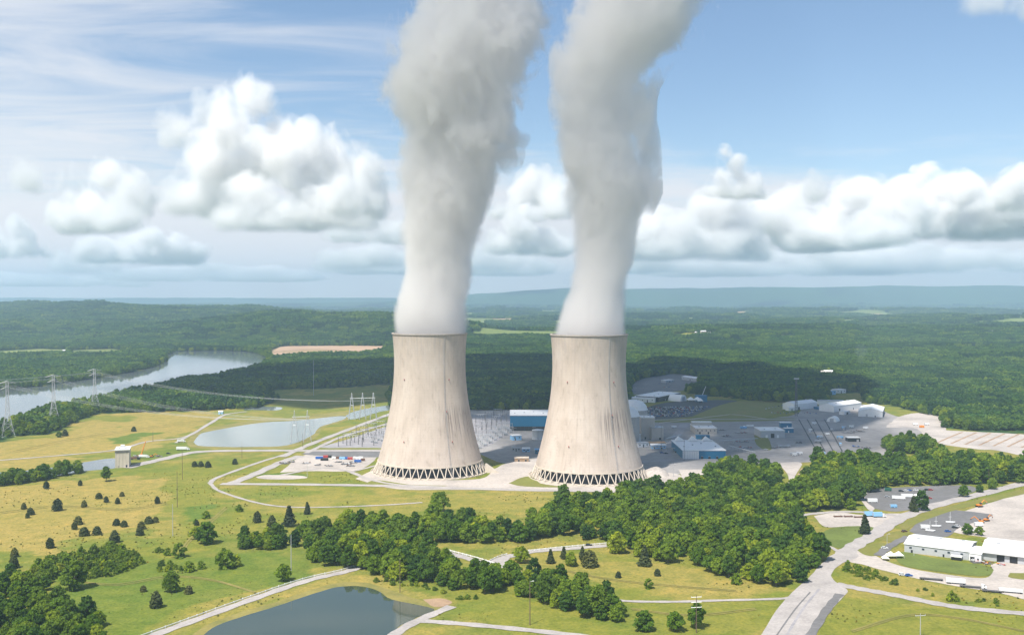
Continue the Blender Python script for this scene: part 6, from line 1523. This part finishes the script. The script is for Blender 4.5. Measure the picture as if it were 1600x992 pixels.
for z0, z1 in zip(zz_, zz_[1:]):
    w0, w1 = 1.9 - z0 * .018, 1.9 - z1 * .018
    c0 = [(-w0, -w0, z0), (w0, -w0, z0), (w0, w0, z0), (-w0, w0, z0)]; c1 = [(-w1, -w1, z1), (w1, -w1, z1), (w1, w1, z1), (-w1, w1, z1)]
    for k in range(4): mb.beam(c0[k], c1[k], .18, S); mb.beam(c0[k], c1[(k + 1) % 4], .12, S); mb.beam(c0[(k + 1) % 4], c1[k], .12, S)
mb.build("tower_body", t); mb = MB(); mb.box(-4, 4, -1.2, 1.2, 60, 61.8, M['steel']); mb.build("antenna_bar", t)
# lightning masts and switchgear between the towers and left of them
SW = [(743, 678), (747, 689), (754, 672), (759, 674), (768, 668), (775, 662), (782, 658), (788, 654), (750, 668), (762, 664), (738, 670), (561, 690), (572, 684), (583, 680), (592, 676), (604, 672), (556, 686), (567, 694)]
for k, (px, py) in enumerate(SW):
    pole(px, py, 24 - (k % 3) * 2, "thin dark lightning mast in the switchyard %s" % ("between the towers" if k < 11 else "left of the towers"), 0, 'steel_dark', .22, False, "lightning_mast", "mast", "lightning masts between the towers" if k < 11 else "lightning masts left of the towers")
def switchgear(p, s, i, label, group):
    t = empty("switchgear", p, label, "switchgear", group, R(28)); mb = MB(); mb.box(-2.2, 2.2, -1.4, 1.4, 0, 2.6, M['steel'])
    for x in np.arange(-2.0, 2.1, .8): mb.box(x - .12, x + .12, -1.7, 1.7, .4, 2.3, M['grey_clad'])
    mb.build("tank", t); mb = MB()
    for x in (-1.5, 0, 1.5): mb.beam((x, 0, 2.6), (x, 0, 5.4), .24, M['canvas'], 7, .12)
    mb.build("bushing", t); mb = MB()
    for x in (-3.6, 3.6): mb.beam((x, 2.5, 0), (x, 2.5, 8.5), .2, M['steel']); mb.beam((x, -2.5, 0), (x, -2.5, 8.5), .2, M['steel'])
    for y in (-2.5, 2.5): mb.beam((-4, y, 8.3), (4, y, 8.3), .22, M['steel'])
    mb.build("busbar_frame", t); t.scale = (s,) * 3
for i in range(7):
    for j in range(4):
        px = 744 + i * 8.0 + j * 3.2 - 4; py = 697 - i * 4.2 + j * 2.6 - 4
        if px < 800: switchgear(G(px, py), 1.0 + .15 * ((i + j) % 3), i, "grey switchgear bay in the switchyard between the towers", "switchgear between the towers")
def bus_gantry(px, py, w, label, group):
    t = empty("bus_gantry", G(px, py), label, "bus gantry", group, R(28))
    for x in (-w / 2, w / 2): mb = MB(); mb.beam((x, -1, 0), (x, 0, 13), .25, M['steel_dark']); mb.beam((x, 1, 0), (x, 0, 13), .25, M['steel_dark']); mb.build("post", t)
    mb = MB(); mb.beam((-w / 2, 0, 12.6), (w / 2, 0, 12.6), .35, M['steel'])
    for x in (-w / 4, 0, w / 4): mb.beam((x, 0, 12.4), (x, 0, 10.4), .18, M['canvas'])
    mb.build("beam", t)
for k, (px, py) in enumerate(((745, 682), (752, 677), (760, 672), (768, 667), (776, 663), (784, 659), (751, 660), (765, 655), (778, 651))): bus_gantry(px, py, 16, "grey steel bus gantry in the switchyard between the towers", "bus gantries between the towers")
for k, (px, py) in enumerate(((545, 692), (558, 688), (571, 684), (584, 681), (566, 679), (580, 675), (594, 671), (596, 684), (538, 697), (551, 695), (577, 690), (590, 688), (575, 697), (604, 678))): bus_gantry(px, py, 16, "grey steel bus gantry in the switchyard left of the towers", "bus gantries left of the towers")
r_ = random.Random(5)
for k in range(56):
    px, py = r_.uniform(1045, 1330), r_.uniform(660, 712)
    if any(x0 - 6 < px < x1 + 6 and y0 < py < y1 + 4 for x0, x1, y0, y1 in ((1060, 1140, 656, 720), (1185, 1242, 656, 686), (1175, 1210, 678, 704), (1322, 1346, 680, 692))): continue
    if py > 700 and px < 1240: continue
    van_truck("site_cabin", "pale site cabin set down on the open plant yard right of the towers", "cabin", G(px, py), r_.uniform(5, 11), 2.8, 2.7, r_.choice(['white_paint', 'white_paint', 'grey_clad', 'lightblue', 'silver']), r_.choice([0, 1.4]) + r_.uniform(-.1, .1), None, "site cabins on the plant yard", z0=.4)
for k, (a, b, lab) in enumerate((((1042, 690), (1064, 684), "grey pipe bridge between the grey-brown block and the service building"), ((1012, 703), (1062, 706), "long grey pipe bridge crossing the asphalt right of the tower"), ((1122, 694), (1184, 690), "grey pipe bridge running right from the two-tier block"), ((1140, 702), (1180, 712), "slanting grey pipe bridge near the sunlit dirt path"))):
    A, L, rz = frame_of(a, b); t = empty("pipe_bridge", A, lab, "pipe bridge", "pipe bridges in the plant yard", rz)
    for x in np.arange(0, L, 8.0): mb = MB(); mb.beam((x, -1, 0), (x, -1, 5.5), .18, M['steel']); mb.beam((x, 1, 0), (x, 1, 5.5), .18, M['steel']); mb.beam((x, -1.3, 4.2), (x, 1.3, 4.2), .16, M['steel']); mb.build("trestle", t)
    for y in (-.8, 0, .8): mb = MB(); mb.beam((0, y, 4.6), (L, y, 4.6), .3, M['silver'], 8); mb.build("pipe", t)
for i in range(5): switchgear(G(582 + i * 5, 691 - i * 1.6 + (i % 2) * 3), 1.0, i, "grey switchgear bay beside the left tower's outer flank", "switchgear left of the towers")

# ------------------------------------------------------------------ guard rails
def guard_rail(pts, off, label, sp=5.0, wall=False):
    L = [G(*p) for p in smooth_line(pts, 8)]; t = empty("guard_rail", L[0], label, "guard rail", "white guard rails"); o = L[0]
    Q = []
    for i, p in enumerate(L):
        d = L[min(i + 1, len(L) - 1)] - L[max(i - 1, 0)]; d.normalize(); Q.append(p + Vector((-d.y, d.x, 0)) * off - o)
    mb = MB()
    for p, q in zip(Q, Q[1:]):
        for z in (.55, 1.0): mb.beam(p + Vector((0, 0, z)), q + Vector((0, 0, z)), .16, M['white_paint'])
    mb.build("rail", t); acc = 0; n = 0
    for p, q in zip(Q, Q[1:]):
        acc += (q - p).length
        if acc > sp and n < 95: acc = 0; n += 1; mb = MB(); mb.box(q.x - .22, q.x + .22, q.y - .22, q.y + .22, -.1, 1.35, M['canvas']); mb.build("post", t)
guard_rail([(205, 1005), (290, 974), (400, 934), (480, 907), (540, 893), (572, 882)], 4.6, "white guard rail with square posts along the pond road", 5.5)
guard_rail([(690, 861), (738, 874), (763, 882)], 4.8, "white guard rail on the short road coming out of the pond wood", 4)
guard_rail([(766, 882), (786, 872), (800, 868)], 4.8, "guard rail at the bend of the hill road", 4)
guard_rail([(822, 864), (890, 857), (958, 851)], 4.8, "white guard rail on the straight of the hill road below the wood", 4)

# ------------------------------------------------------------------ thin smoke over the far wood
m, nt, lk = new_mat("thin_smoke"); nt.remove(nt["Principled BSDF"]); pv = nt.new("ShaderNodeVolumePrincipled"); pv.inputs["Color"].default_value = (.9, .93, 1, 1); pv.inputs["Density"].default_value = .0022
lk.new(pv.outputs[0], nt["Material Output"].inputs["Volume"])
p = G(1345, 578); mb = MB(); mb.lathe([(1, 0)] + [(4 + z * .22 + 3 * math.sin(z * .17), z) for z in np.linspace(4, 62, 14)] + [(6, 70)], m, 18, True)
o = mb.build("smoke_wisp", None, True, p); tag(o, "thin blue-white smoke wisp rising from the wood right of the plant", "smoke")
